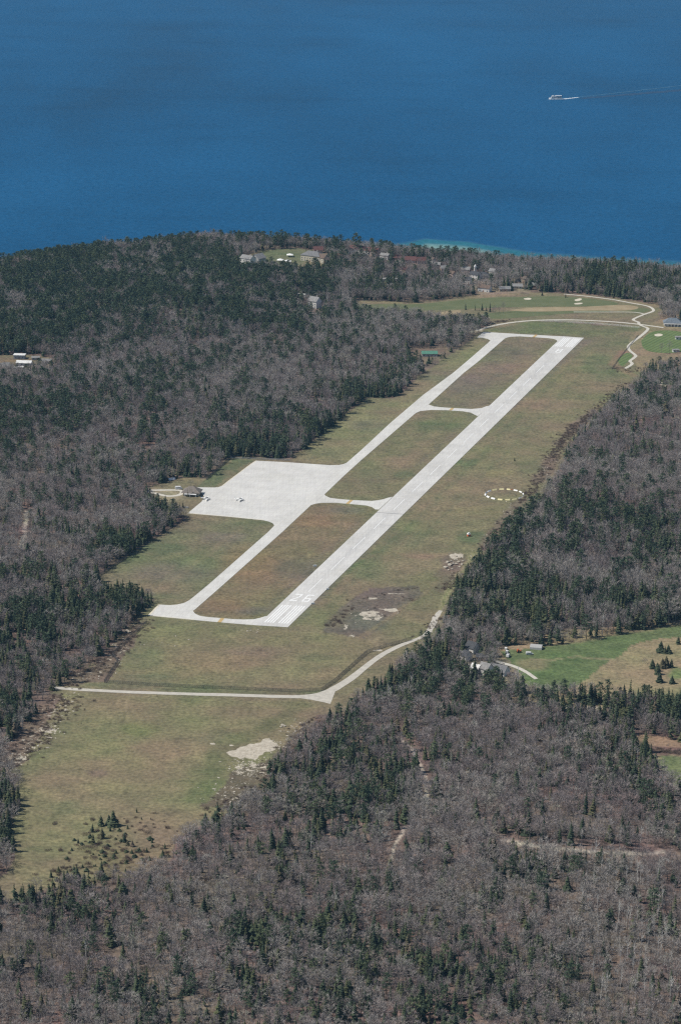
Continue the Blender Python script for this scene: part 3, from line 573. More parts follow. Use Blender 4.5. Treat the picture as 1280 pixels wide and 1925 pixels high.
turfsheet("dry_rough", [(955, 583), (1000, 577), (1090, 577), (1170, 572), (1205, 576), (1190, 584), (1100, 583), (1000, 586)], M['dryrough'], "tan strip of dry rough between the two fairways", "rough", .09)
turfsheet("dry_rough", [(800, 591), (840, 584), (870, 582), (862, 590), (830, 594)], M['dryrough'], "tan hollow of dry rough by the trees", "rough", .09)
for pts, lab in [([(984, 561), (993, 559), (1000, 561), (996, 563.5), (986, 563)], "pale sand bunker farthest along the long fairway"), ([(1080, 563), (1090, 560), (1095, 562), (1088, 566), (1080, 565.5)], "pale sand bunker below the far path, upper of two"), ([(1079, 570), (1090, 568.5), (1097, 569.5), (1090, 572), (1080, 572)], "pale sand bunker below the far path, lower of two"), ([(1230, 628.5), (1238, 626.5), (1246, 628), (1245, 631), (1236, 632.5), (1230, 631)], "round pale sand bunker at the striped green"), ([(1232, 716), (1244, 718), (1256, 724), (1250, 727), (1240, 723)], "ragged sand bunker in the small clearing")]:
    P = smooth_line(np.vstack([GA(pts), GA(pts[:1])]))[:-1]
    tag(sheet("sand_bunker", P, 0.16, M['sand']), lab, "sand bunker", "golf course bunkers")

# ------------------------------------------------------------------ trees
def foliage_mat(name, stops, rough=0.9, transl=0.0):
    m, n, l, b = mat(name, rough); b.inputs['Specular IOR Level'].default_value = 0.1
    oi = n.new('ShaderNodeObjectInfo')
    c = ramp(n, l, oi.outputs['Random'], stops)
    f = noise(n, l, 0.7, 2, objcoord(n))
    c = mix(n, l, 1.0, c, ramp(n, l, f, [(0.3, .72), (0.7, 1.3)]), 'MULTIPLY')
    l.new(c, b.inputs['Base Color']); return m
M['spruce'] = foliage_mat("spruce_needles", [(0.0, (0.036, 0.050, 0.033)), (0.35, (0.052, 0.070, 0.042)), (0.7, (0.074, 0.090, 0.050)), (0.9, (0.085, 0.092, 0.046)), (0.97, (0.098, 0.088, 0.055)), (1.0, (0.14, 0.11, 0.085))])
M['pine'] = foliage_mat("pine_needles", [(0.0, (0.054, 0.082, 0.052)), (0.5, (0.080, 0.112, 0.068)), (1.0, (0.112, 0.136, 0.072))])
M['twig'] = foliage_mat("bare_hardwood_twigs", [(0.0, (0.250, 0.220, 0.212)), (0.4, (0.312, 0.278, 0.266)), (0.75, (0.372, 0.338, 0.318)), (0.92, (0.350, 0.262, 0.245)), (1.0, (0.40, 0.370, 0.295))])
M['twigdark'] = foliage_mat("dark_mauve_hardwood_twigs", [(0.0, (0.222, 0.190, 0.186)), (0.5, (0.270, 0.234, 0.228)), (0.9, (0.308, 0.270, 0.260)), (1.0, (0.310, 0.228, 0.214))])
M['twigpale'] = foliage_mat("light_grey_hardwood_twigs", [(0.0, (0.315, 0.286, 0.268)), (0.5, (0.362, 0.332, 0.310)), (1.0, (0.41, 0.380, 0.340))])
M['paletwig'] = foliage_mat("pale_poplar_twigs", [(0.0, (0.33, 0.31, 0.285)), (0.6, (0.40, 0.38, 0.345)), (1.0, (0.37, 0.355, 0.275))])
M['bark'] = plain("grey_bark", (0.20, 0.18, 0.165), 0.9, 0.25, 1.5)
M['birch'] = plain("white_birch_bark", (0.62, 0.60, 0.56), 0.8, 0.2, 1.2)
M['cbark'] = plain("conifer_bark", (0.10, 0.075, 0.06), 0.9, 0.25, 1.5)
M['brush'] = foliage_mat("bare_brush_stems", [(0.0, (0.15, 0.105, 0.09)), (0.5, (0.175, 0.135, 0.115)), (1.0, (0.21, 0.17, 0.125))])

def pr(): return random.random()
def sliver(mb, a, b, w, m=0):
    a = Vector(a); b = Vector(b); d = b - a
    s = d.cross(Vector((pr() - .5, pr() - .5, pr() - .5)));
    if s.length < 1e-6: return
    s = s.normalized() * w / 2
    mb.add([a - s, a + s, b], [(0, 1, 2)], m)
def spruce(seed, slim=1.0, h=10.0, base=0.04, rag=0.0, power=.85):
    random.seed(seed); tr = MB(); cr = MB()
    tr.tube((0, 0, -0.4), (0, 0, h * .93), .16, .03, 5)
    nl = 12
    for i in range(nl):
        t = base + (1 - base) * (i / nl) ** 0.92
        z = t * h; r = 2.15 * slim * (1 - t) ** power * (0.8 + .4 * pr()) + .12
        nb = 8 if i < 7 else 6; ph = pr() * 6.28
        for k in range(nb):
            if pr() < rag * .4: continue
            a = ph + k * 6.283 / nb + (pr() - .5) * .5; rr = r * (0.72 + .5 * pr()) * (1 + rag * (pr() - .5)); ca, sa = math.cos(a), math.sin(a)
            dz = -0.32 * rr + (pr() - .5) * .3; w = rr * (0.40 + .15 * pr())
            top = (0.05 * ca, 0.05 * sa, z + .28 * rr + .25)
            L = (ca * rr * .55 - sa * w, sa * rr * .55 + ca * w, z + dz * .55 - .12 * rr); Rr = (ca * rr * .55 + sa * w, sa * rr * .55 - ca * w, z + dz * .55 - .12 * rr)
            mid = (ca * rr * .6, sa * rr * .6, z + dz * .5 + .12 * rr); tip = (ca * rr, sa * rr, z + dz)
            cr.add([top, L, mid, Rr, tip], [(0, 1, 2), (0, 2, 3), (1, 4, 2), (2, 4, 3)])
    cr.add([(0.16, 0, h * .9), (-.08, .14, h * .9), (-.08, -.14, h * .9), (0, 0, h * 1.02)], [(0, 1, 3), (1, 2, 3), (2, 0, 3)])
    return tr, cr
def pine(seed, h=14.0):
    random.seed(seed); tr = MB(); cr = MB()
    lean = ((pr() - .5) * .6, (pr() - .5) * .6)
    tr.tube((0, 0, -0.4), (lean[0], lean[1], h * .95), .24, .05, 5)
    n = 15
    for i in range(n):
        t = 0.34 + .64 * (i / (n - 1)); a = i * 2.4 + pr(); R = (2.9 * (1 - ((t - .5) / .62) ** 2) + .35) * (.55 + .6 * pr())
        cx, cy, cz = lean[0] * t + math.cos(a) * R * .72, lean[1] * t + math.sin(a) * R * .72, h * t + R * .12
        tr.tube((lean[0] * t, lean[1] * t, h * t - .3), (cx, cy, cz), .07, .03, 3)
        s = .85 + .5 * pr() * (1.2 - t)
        for q in range(26):
            p = Vector((random.gauss(0, 1), random.gauss(0, 1), random.gauss(0, .36))) * s * .72 + Vector((cx, cy, cz)); e = .30 + .32 * pr()
            d1 = Vector((pr() - .5, pr() - .5, (pr() - .5) * .7)).normalized() * e; d2 = Vector((pr() - .5, pr() - .5, (pr() - .3) * .7)).normalized() * e
            cr.add([p - d1, p + d1, p + d2 * 1.4], [(0, 1, 2)])
    for q in range(30):
        p = Vector((lean[0] + random.gauss(0, .4), lean[1] + random.gauss(0, .4), h * (.93 + .09 * pr()))); d1 = Vector((pr() - .5, pr() - .5, pr() - .5)).normalized() * .4
        cr.add([p - d1, p + d1, p + Vector((0, 0, .5))], [(0, 1, 2)])
    return tr, cr
def hardwood(seed, h=12.0, spread=4.0, twigs=20, upright=0.0, ends=17, tw=.12):
    """leafless crown: limbs run from the fork to clumps spread over a dome, each clump a spray of twigs"""
    random.seed(seed); tr = MB(); cr = MB()
    lx, ly = (pr() - .5) * .8, (pr() - .5) * .8; fork = h * (.26 + .12 * pr()) * (1 + .5 * upright)
    tr.tube((0, 0, -0.4), (lx * .4, ly * .4, fork), .22, .16, 5); tr.tube((lx * .4, ly * .4, fork), (lx, ly, h * .8), .16, .05, 4)
    rad = spread * (1 - .35 * upright)
    for i in range(ends):
        t = (i + .5) / ends; el = math.asin(min(1, max(-.35, 1.0 - 1.30 * t))); a = i * 2.39996 + pr() * .6; k = .78 + .3 * pr()
        e = Vector((lx + math.cos(a) * math.cos(el) * rad * k, ly + math.sin(a) * math.cos(el) * rad * k, h * .60 + math.sin(el) * h * .37 * k))
        b0 = Vector((lx * .6, ly * .6, fork + (h * .72 - fork) * min(1, max(0, .2 + .6 * math.sin(el) + .2 * pr()))))
        m1 = b0.lerp(e, .55) + Vector((0, 0, -.15 * pr() * rad * .5)); tr.tube(b0, m1, .085, .055, 3); tr.tube(m1, e, .055, .025, 3)
        out = Vector((e.x - lx, e.y - ly, (e.z - h * .5) * .8)).normalized()
        for q in range(twigs):
            c = m1.lerp(e, .35 + .65 * pr()) + Vector((random.gauss(0, .42), random.gauss(0, .42), random.gauss(0, .34)))
            d = (out * (.5 + .3 * pr()) + Vector((random.gauss(0, .5), random.gauss(0, .5), random.gauss(.25, .4)))) * (.65 + .55 * pr())
            sliver(cr, c, c + d, tw * (.7 + .6 * pr()))
    return tr, cr
def brushbush(seed, r=1.6, h=1.8, n=150):
    random.seed(seed); cr = MB()
    for k in range(n):
        a = pr() * 6.28; q = r * math.sqrt(pr()); p = Vector((math.cos(a) * q, math.sin(a) * q, 0 if k % 3 else h * .4 * pr())); t = p + Vector((random.gauss(0, .3) + p.x * .15, random.gauss(0, .3) + p.y * .15, h * (.4 + .6 * pr()) * (1 - .4 * q / r))); sliver(cr, p, t, .10)
    return None, cr

KINDS = {}
def kind(name, gens, bark, leaf):
    L = []; col = bpy.data.collections.new(name + "_kinds")
    for i, g in enumerate(gens):
        t, c = g[0], g[1]; lf = g[2] if len(g) > 2 else leaf
        L.append((t.mesh(name + "_trunk", [bark]) if t else None, c.mesh(name + "_crown", [lf])))
        mb = MB()
        if t: mb.v = list(t.v); mb.f = list(t.f); mb.m = [0] * len(t.f)
        o = len(mb.v); mb.v += c.v; mb.f += [tuple(k + o for k in f) for f in c.f]; mb.m += [1] * len(c.f)
        ob = bpy.data.objects.new("%s_kind_%02d" % (name, i), mb.mesh(name, [bark, lf])); col.objects.link(ob)
    KINDS[name] = L; KINDS[name + "_col"] = col
kind("spruce", [spruce(1, 1.1), spruce(2, .9), spruce(3, 1.3), spruce(4, .75), spruce(5, 1.05), spruce(6, 1.2), spruce(7, 1.0, 10, .15, .8), spruce(8, 1.25, 9, .03, .5, .55), spruce(9, 1.1, 8.5, .02, .4, .45), spruce(10, .85, 11, .2, .9)], M['cbark'], M['spruce'])
kind("pine", [pine(11), pine(12), pine(13), pine(14)], M['cbark'], M['pine'])
kind("hardwood", [(*hardwood(21, 12, 4.2, 21), M['twigdark']), (*hardwood(22, 11, 3.6, 19, .3), M['twigdark']), (*hardwood(29, 9, 3.4, 18), M['twigdark']), hardwood(23, 13, 4.2, 21), hardwood(24, 10, 3.8, 19), hardwood(25, 12, 5.2, 22, 0, 20), hardwood(26, 11, 3.4, 18, .5), (*hardwood(27, 12, 4.8, 21, 0, 19), M['twigpale']), (*hardwood(28, 11, 3.8, 19), M['twigpale']), (*hardwood(30, 13, 3.8, 18, .4), M['twigpale'])], M['bark'], M['twig'])
kind("poplar", [hardwood(31, 13, 3.6, 22, .4), hardwood(32, 12, 4.6, 24), hardwood(33, 11, 3.4, 20, .3)], M['bark'], M['paletwig'])
kind("birch", [hardwood(41, 15, 2.8, 9, .9, 12), hardwood(42, 14, 3.2, 9, .8, 12), hardwood(43, 16, 2.6, 8, 1.0, 11)], M['birch'], M['paletwig'])
kind("brush", [brushbush(51), brushbush(52, 2.2, 1.5, 190), brushbush(53, 1.2, 2.2, 120)], M['bark'], M['brush'])

def scatter_group(name):
    ng = bpy.data.node_groups.new(name, 'GeometryNodeTree')
    ng.interface.new_socket('Geometry', in_out='INPUT', socket_type='NodeSocketGeometry'); ng.interface.new_socket('Geometry', in_out='OUTPUT', socket_type='NodeSocketGeometry')
    n, l = ng.nodes, ng.links; gi = n.new('NodeGroupInput'); go = n.new('NodeGroupOutput'); ip = n.new('GeometryNodeInstanceOnPoints'); ci = n.new('GeometryNodeCollectionInfo')
    ci.inputs['Separate Children'].default_value = True; ci.inputs['Reset Children'].default_value = True
    def na(nm, dt):
        a = n.new('GeometryNodeInputNamedAttribute'); a.data_type = dt; a.inputs['Name'].default_value = nm; return a.outputs[0]
    er = n.new('FunctionNodeEulerToRotation'); l.new(na('rot', 'FLOAT_VECTOR'), er.inputs[0])
    l.new(gi.outputs[0], ip.inputs['Points']); l.new(ci.outputs[0], ip.inputs['Instance']); ip.inputs['Pick Instance'].default_value = True
    l.new(na('pick', 'INT'), ip.inputs['Instance Index']); l.new(er.outputs[0], ip.inputs['Rotation']); l.new(na('size', 'FLOAT_VECTOR'), ip.inputs['Scale']); l.new(ip.outputs[0], go.inputs[0])
    return ng, ci
def stuff_trees(name, P, S, RZ, PK, col, label, cat):
    me = bpy.data.meshes.new(name); me.vertices.add(len(P)); me.vertices.foreach_set('co', P.astype(np.float32).ravel())
    a = me.attributes.new('size', 'FLOAT_VECTOR', 'POINT'); a.data.foreach_set('vector', S.astype(np.float32).ravel())
    a = me.attributes.new('rot', 'FLOAT_VECTOR', 'POINT'); a.data.foreach_set('vector', RZ.astype(np.float32).ravel())
    a = me.attributes.new('pick', 'INT', 'POINT'); a.data.foreach_set('value', PK.astype(np.int32))
    o = link(name, me); md = o.modifiers.new("scatter", 'NODES'); ng, ci = scatter_group(name); ci.inputs['Collection'].default_value = col; md.node_group = ng
    return tag(o, label, cat, kind="stuff")
def one_tree(name, knd, var, loc, rz, sc, label, cat, group=None):
    t, c = KINDS[knd][var % len(KINDS[knd])]
    r = empty(name, loc, rz); r.scale = sc if isinstance(sc, tuple) else (sc, sc, sc)
    if t: link("trunk", t, r)
    link("crown", c, r); return tag(r, label, cat, group)

# where conifers stand thick: (u, v, radius u, radius v, share of conifers, share of pine among them)
CON = [(230, 545, 340, 80, .56, .75), (80, 620, 160, 60, .56, .7), (560, 530, 100, 50, .52, .4), (480, 450, 70, 14, .6, .4), (420, 600, 200, 50, .42, .8), (640, 530, 60, 40, .32, .3), (1160, 535, 170, 28, .82, .1), (740, 548, 90, 14, .45, .2), (30, 655, 60, 22, .85, .2),
       (800, 690, 70, 26, .55, .2), (700, 745, 90, 30, .58, .15), (600, 805, 80, 34, .6, .15), (470, 850, 80, 22, .62, .2), (500, 790, 90, 40, .22, .3), (330, 890, 60, 20, .5, .2), (150, 890, 120, 28, .28, .2), (300, 960, 40, 30, .6, .2), (230, 1030, 90, 36, .38, .2), (110, 960, 60, 30, .12, .3),
       (180, 1150, 120, 50, .58, .1), (60, 1220, 120, 80, .50, .15), (20, 1330, 60, 60, .5, .1), (30, 1110, 70, 36, .4, .2), (240, 1115, 60, 14, .85, .05), (20, 820, 60, 60, .25, .8), (110, 800, 60, 30, .22, .9), (260, 750, 60, 60, .25, .8),
       (960, 1060, 90, 60, .55, .3), (900, 1130, 80, 60, .72, .1), (1030, 1150, 150, 46, .66, .1), (1200, 1160, 90, 30, .6, .1), (1080, 1000, 150, 60, .36, .5), (1250, 1050, 80, 60, .42, .3), (980, 960, 40, 30, .5, .6), (1200, 700, 60, 16, .5, .2), (1240, 760, 50, 20, .25, .2),
       (700, 1270, 120, 60, .55, .15), (800, 1240, 90, 50, .6, .1), (640, 1350, 60, 34, .45, .1), (860, 1310, 90, 40, .3, .4), (1050, 1320, 60, 20, .5, .2), (1180, 1340, 110, 45, .90, .05), (1190, 1430, 60, 60, .70, .05), (1265, 1340, 60, 50, .92, .05),
       (590, 1450, 110, 60, .48, .1), (720, 1480, 90, 70, .50, .1), (820, 1440, 60, 60, .35, .1), (380, 1540, 40, 18, .7, .05), (640, 1530, 130, 60, .35, .1), (90, 1680, 110, 40, .62, .05), (10, 1560, 36, 60, .7, .05), (150, 1760, 160, 50, .24, .1), (60, 1830, 120, 60, .22, .1),
       (560, 1830, 260, 90, .52, .06), (400, 1880, 150, 50, .58, .06), (850, 1800, 140, 110, .46, .06), (820, 1890, 120, 50, .52, .06), (760, 1700, 120, 40, .22, .1), (1010, 1860, 90, 70, .30, .1), (950, 1690, 90, 40, .2, .1), (1240, 1520, 50, 40, .3, .1)]
POP = [(930, 1510, 46, 40, .55), (1010, 1530, 60, 40, .35), (300, 900, 60, 20, .3), (250, 980, 60, 40, .3), (200, 900, 60, 30, .25), (560, 700, 200, 80, .16), (840, 630, 90, 26, .35), (700, 620, 80, 30, .25), (170, 750, 80, 40, .25), (1050, 930, 120, 40, .12), (700, 1600, 60, 40, .25), (330, 620, 160, 60, .14)]
BIR = [(1200, 1760, 110, 140, .34), (1130, 1850, 90, 90, .24), (960, 1640, 80, 30, .14), (850, 1430, 60, 40, .10), (60, 1330, 50, 40, .08), (1080, 1110, 60, 40, .06)]
def share(L, u, v, base):
    p = np.full(u.shape, base); q = np.zeros(u.shape); w = np.full(u.shape, 1e-3)
    mx = p.copy()
    for e in L:
        d = ((u - e[0]) / e[2]) ** 2 + ((v - e[1]) / e[3]) ** 2; k = np.exp(-d * 1.3)
        mx = np.maximum(mx, base + (e[4] - base) * np.minimum(1, k * 1.35))
        if len(e) > 5: q += k * e[5]; w += k
    return (mx, q / w) if len(L[0]) > 5 else mx

HOUSE_CLEAR = []     # (x, y, radius) filled by the buildings list below
FRONT = []           # (x, y, half width, length) yards in front of houses, thinly treed
# how tall the wood stands: (u, v, radius u, radius v, factor)
TALL = [(1020, 1060, 190, 110, 1.5), (1180, 1130, 160, 70, 1.45), (250, 560, 420, 110, 1.25), (600, 800, 160, 60, 1.25), (760, 1260, 150, 60, 1.2), (1150, 530, 200, 40, 1.3), (1200, 1350, 120, 60, 1.25), (140, 1180, 160, 70, 1.12), (1180, 830, 130, 90, 1.15), (720, 520, 160, 50, 1.2), (300, 760, 300, 80, 1.15)]
def tallness(u, v):
    f = np.ones(np.shape(u))
    for e in TALL: f = np.maximum(f, 1 + (e[4] - 1) * np.minimum(1, 1.4 * np.exp(-1.2 * (((u - e[0]) / e[2]) ** 2 + ((v - e[1]) / e[3]) ** 2))))
    return f

# ------------------------------------------------------------------ buildings
WALL = {k: plain(k + "_siding", c, 0.7, 0.06, 1.0) for k, c in dict(white=(0.70, 0.69, 0.66), cream=(0.56, 0.51, 0.40), tan=(0.46, 0.36, 0.26), grey=(0.40, 0.40, 0.39), brown=(0.26, 0.19, 0.14), pink=(0.52, 0.40, 0.36)).items()}
def shingle(nm, c):
    m, n, l, b = mat(nm, 0.85); p = objcoord(n)
    br = n.new('ShaderNodeTexBrick'); br.inputs['Scale'].default_value = 1.0; br.inputs['Brick Width'].default_value = 0.9; br.inputs['Row Height'].default_value = 0.35; br.inputs['Mortar Size'].default_value = 0.03
    br.inputs['Color1'].default_value = (*[x * 1.12 for x in c], 1); br.inputs['Color2'].default_value = (*[x * .86 for x in c], 1); br.inputs['Mortar'].default_value = (*[x * .6 for x in c], 1); l.new(p, br.inputs['Vector'])
    cc = mix(n, l, 1.0, br.outputs['Color'], ramp(n, l, noise(n, l, 0.5, 4, p), [(0.3, .8), (0.7, 1.2)]), 'MULTIPLY'); l.new(cc, b.inputs['Base Color']); return m
ROOF = {k: shingle(k + "_shingles", c) for k, c in dict(weather=(0.215, 0.188, 0.165), grey=(0.19, 0.19, 0.195), slate=(0.17, 0.20, 0.23), red=(0.145, 0.068, 0.063), brown=(0.16, 0.115, 0.09), pale=(0.27, 0.265, 0.26), dark=(0.075, 0.078, 0.085), white=(0.74, 0.74, 0.72), green=(0.10, 0.25, 0.18)).items()}
M['glass'] = plain("dark_window_glass", (0.03, 0.04, 0.05), 0.15, 0.2, 1.0)
M['trim'] = plain("white_trim", (0.80, 0.80, 0.78), 0.6, 0.05, 1.0)
M['door'] = plain("painted_door", (0.25, 0.13, 0.09), 0.6, 0.1, 1.0)
M['brick'] = plain("chimney_stone", (0.42, 0.38, 0.34), 0.9, 0.2, 2.0)
def house(name, u, v, w, d, wh, rh, rz, wall, roof, label, cat="house", style='gable', chimney=False, ov=0.5, windows=True, clear=None, group=None):
    x, y = G(u, v); z = float(height(x, y))
    R = empty(name, (x, y, z), math.radians(rz)); tag(R, label, cat, group)
    hw, hd = w / 2, d / 2; wl_ = MB()
    base = [(-hw, -hd, -1.0), (hw, -hd, -1.0), (hw, hd, -1.0), (-hw, hd, -1.0), (-hw, -hd, wh), (hw, -hd, wh), (hw, hd, wh), (-hw, hd, wh)]
    sides = [(0, 1, 5, 4), (1, 2, 6, 5), (2, 3, 7, 6), (3, 0, 4, 7)]
    if style == 'gable':
        wl_.add(base + [(-hw, 0, wh + rh), (hw, 0, wh + rh)], [sides[0], sides[2], (1, 2, 6, 9, 5), (3, 0, 4, 8, 7)])
    else: wl_.add(base, sides)
    wl_.build("wall", WALL[wall], R)
    t = .25; rf = MB(); s = rh / hd if style != 'flat' else 0
    if style == 'gable':
        for q in (-1, 1):
            e0 = (hd + ov) * q; ze = wh - ov * s + .03
            a = [(-hw - ov, e0, ze), (hw + ov, e0, ze), (hw + ov, 0, wh + rh + .03), (-hw - ov, 0, wh + rh + .03)]
            b = [(p[0], p[1], p[2] + t) for p in a]
            rf.add(a + b, [(3, 2, 1, 0), (4, 5, 6, 7), (0, 1, 5, 4), (1, 2, 6, 5), (2, 3, 7, 6), (3, 0, 4, 7)])
    elif style == 'hip':
        rl = max(hw - hd, hw * .25); ze = wh + .03
        a = [(-hw - ov, -hd - ov, ze), (hw + ov, -hd - ov, ze), (hw + ov, hd + ov, ze), (-hw - ov, hd + ov, ze), (-rl, 0, wh + rh), (rl, 0, wh + rh)]
        rf.add(a + [(p[0], p[1], p[2] - t) for p in a[:4]], [(0, 1, 5, 4), (1, 2, 5), (2, 3, 4, 5), (3, 0, 4), (6, 7, 1, 0), (7, 8, 2, 1), (8, 9, 3, 2), (9, 6, 0, 3), (9, 8, 7, 6)])
    else:
        rf.box((0, 0, wh + rh / 2 + .02), (w + 2 * ov, d + 2 * ov, rh))
    ro = rf.build("roof", ROOF[roof], R)
    if chimney:
        c = MB(); c.box((hw * .45, hd * .15, wh + rh + .3), (1.1, 1.0, 2.6)); c.build("chimney", M['brick'], ro)
    if windows:
        n = max(2, int(w // 4)); fl = max(1, int(wh // 2.8))
        wm = MB(); wm.box((0, 0, 0), (1.1, .12, 1.5)); wme = wm.mesh("window", [M['glass']])
        fm = MB()
        for (cx, cz, dx, dz) in ((0, .82, 1.4, .14), (0, -.82, 1.4, .14), (-.62, 0, .14, 1.5), (.62, 0, .14, 1.5)): fm.box((cx, 0, cz), (dx, .2, dz))
        fme = fm.mesh("frame", [M['trim']])
        for f_ in range(fl):
            for i in range(n):
                xx = -hw + (i + .5) * w / n
                if f_ == 0 and i == n // 2: continue
                o = link("window", wme, R, (xx, -hd - .04, 1.6 + f_ * 2.8)); link("frame", fme, o)
        for i in range(max(1, int(d // 5))):
            yy = -hd + (i + .5) * d / max(1, int(d // 5)); o = link("window", wme, R, (-hw - .04, yy, 1.6)); o.rotation_euler = (0, 0, math.pi / 2); link("frame", fme, o)
        dm = MB(); dm.box((-hw + (n // 2 + .5) * w / n, -hd - .05, 1.05), (1.1, .14, 2.1)); dm.build("door", M['door'], R)
    FRONT.append((x, y, w * .5 + 1.5, 24 if v > 900 else (66 if w > 12 else 40)))
    HOUSE_CLEAR.append((x, y - 3, (clear * .62 if clear is not None else max(w, d) * .5 + .5)))
    return R
# terminal
term = house("terminal_building", 361, 929, 14, 11, 3.0, 4.6, -8, 'cream', 'weather', "weathered brown grey terminal building with hipped roof beside the apron", "building", 'hip', False, 1.6, clear=14)
mb = MB(); mb.box((0, -7.9, 2.3), (11, 2.6, .25)); mb.box((-5, -9.0, 1.1), (.3, .3, 2.2)); mb.box((0, -9.0, 1.1), (.3, .3, 2.2)); mb.box((5, -9.0, 1.1), (.3, .3, 2.2)); mb.build("porch", M['trim'], term)
house("house", 466, 500, 17, 12, 10, 3.5, -38, 'white', 'pale', "white mansion front at the edge of the far lawn", chimney=True)
house("house", 486, 496, 14, 13, 8, 5, 50, 'grey', 'pale', "house with steep pale grey roof behind the white mansion")
house("house", 588, 490, 28, 14, 8, 5, -30, 'cream', 'grey', "largest grey roofed house at the top of the far lawn", style='hip', chimney=True)
house("house", 606, 493, 13, 10, 7, 4, -40, 'cream', 'brown', "small cream gabled house against the largest grey roofed house")
house("house", 598, 474, 12, 9, 4, 4, 5, 'pink', 'red', "red roofed house hidden in trees above the largest grey roof")
house("house", 668, 475, 16, 10, 6, 4, -25, 'white', 'red', "leftmost red roofed house near the shore", chimney=True)
house("house", 686, 477, 15, 10, 6, 4, -30, 'white', 'red', "middle red roofed house near the shore", chimney=True)
house("house", 704, 479, 13, 10, 6, 4, -35, 'pink', 'red', "red roofed house nearest the tall white chimney", chimney=True)
house("house", 724, 486, 12, 8, 5, 2.4, -32, 'white', 'pale', "low white house with tall white chimney on the shore", chimney=True)
house("house", 742, 487, 16, 8, 3, 3, -4, 'brown', 'red', "long dull red roofed house in the shore trees")
house("house", 772, 493, 14, 9, 4, 4, -10, 'pink', 'red', "dull red roofed house left of a matching pair by the shore")
house("house", 792, 494, 13, 9, 4, 4, 8, 'pink', 'red', "dull red roofed house right of a matching pair by the shore")
house("shed", 724, 527, 9, 6, 2.6, .4, 4, 'white', 'white', "small flat white roofed shed beside the yellow green bush", "shed", 'flat')
house("shed", 738, 527, 10, 6, 2.6, .4, -8, 'white', 'white', "flat white roofed garage, right of the small shed", "shed", 'flat')
house("house", 591, 582, 13, 11, 8, 4.5, -35, 'white', 'pale', "white gabled cottage alone among trees above the golf course", chimney=True, clear=15)
house("cabin", 566, 566, 10, 6, 2.6, .5, -6, 'cream', 'white', "low white roofed cabin in the shade of the dark spruces", "cabin", 'flat')
# open tents by the lawn
for (u, v, lab) in [(527, 492, "white canopy tent, left of two on the far lawn"), (541, 494, "white canopy tent, right of two on the far lawn"), (545, 482, "white canopy tent behind the pair on the far lawn")]:
    x, y = G(u, v); T = empty("canopy_tent", (x, y, float(height(x, y)))); tag(T, lab, "tent", "tents on the lawn")
    mb = MB(); a = 4.2; mb.add([(-a, -a, 2.6), (a, -a, 2.6), (a, a, 2.6), (-a, a, 2.6), (0, 0, 4.4)], [(0, 1, 4), (1, 2, 4), (2, 3, 4), (3, 0, 4), (3, 2, 1, 0)]); mb.build("canopy", M['trim'], T)
    for sx in (-1, 1):
        for sy in (-1, 1): mb = MB(); mb.tube((sx * 4, sy * 4, 0), (sx * 4, sy * 4, 2.6), .08, .08, 5); mb.build("pole", M['trim'], T)
    HOUSE_CLEAR.append((x, y - 4, 8))
# tower and village beyond the golf course
x, y = G(893, 516); T = empty("white_tower", (x, y, float(height(x, y)))); tag(T, "slender white tower standing among bare trees near the shore", "tower")
mb = MB(); mb.loft([[(math.cos(k * 1.0472) * r, math.sin(k * 1.0472) * r, z) for k in range(6)] for r, z in ((1.6, -1), (1.4, 8), (1.4, 10))]); mb.build("shaft", WALL['white'], T)
mb = MB(); mb.loft([[(math.cos(k * 1.0472) * r, math.sin(k * 1.0472) * r, z) for k in range(6)] for r, z in ((1.75, 10), (1.75, 10.3), (1.4, 11.6), (.2, 13.4))]); mb.build("cupola", ROOF['white'], T)
for k in range(3):
    mb = MB(); mb.box((0, -1.40, 2.2 + k * 2.8), (.9, .5, 1.5)); mb.build("window", M['glass'], T)
HOUSE_CLEAR.append((x, y - 6, 10))
house("house", 893, 523, 12, 9, 6, 3, -35, 'white', 'dark', "white walled house at the foot of the slender tower")
house("house", 906, 521, 18, 11, 3.5, 4, -5, 'grey', 'dark', "broad dark roofed house right of the slender tower", style='hip')
house("house", 926, 519, 8, 7, 7, 3, -35, 'cream', 'pale', "narrow tall cream house right of the broad dark roof")
house("house", 876, 511, 11, 9, 4, 3, -20, 'pink', 'pale', "pale pinkish house left of the slender tower")
house("house", 911, 547, 15, 9, 5, 3, -25, 'white', 'brown', "white fronted brown roofed house at the edge of the golf course", chimney=True)
house("house", 948, 546, 14, 8, 3, 2.5, 8, 'tan', 'pale', "tan house with pale roof behind the long fairway")
house("house", 972, 541, 13, 8, 3, 2.5, -6, 'cream', 'pale', "cream house with pale roof at the right of the tan house")
house("house", 1000, 539, 10, 8, 3, 2.5, 4, 'tan', 'pale', "small tan house half hidden by the dark shore wood")
house("cottage", 834, 508, 9, 8, 3.5, 3, 15, 'tan', 'pale', "small tan cottage in bare trees left of the tower", "cottage")
house("cottage", 822, 501, 8, 7, 3.5, 2.6, -10, 'pink', 'pale', "small pinkish cottage uphill from the small tan cottage", "cottage")
for k, (u, v, w_, wc, rc, lab) in enumerate([(655, 500, 8, 'cream', 'brown', "small cream cottage under the leftmost red roofed house"), (760, 512, 9, 'tan', 'red', "small tan cottage with red roof in bare trees"), (850, 520, 9, 'pink', 'brown', "small pinkish cottage with brown roof left of the village"), (880, 532, 9, 'white', 'dark', "small white cottage with dark roof in front of the tower"), (985, 530, 8, 'tan', 'brown', "small tan cottage at the right end of the village"), (640, 488, 8, 'white', 'red', "small white cottage with red roof under the tall shore pines"), (812, 494, 8, 'white', 'brown', "small white cottage on the shore edge by the pale shallows")]):
    house("cottage", u, v, w_, w_ * .75, 5.0, 2.8, -25 - (k * 37) % 25, wc, rc, lab, "cottage")
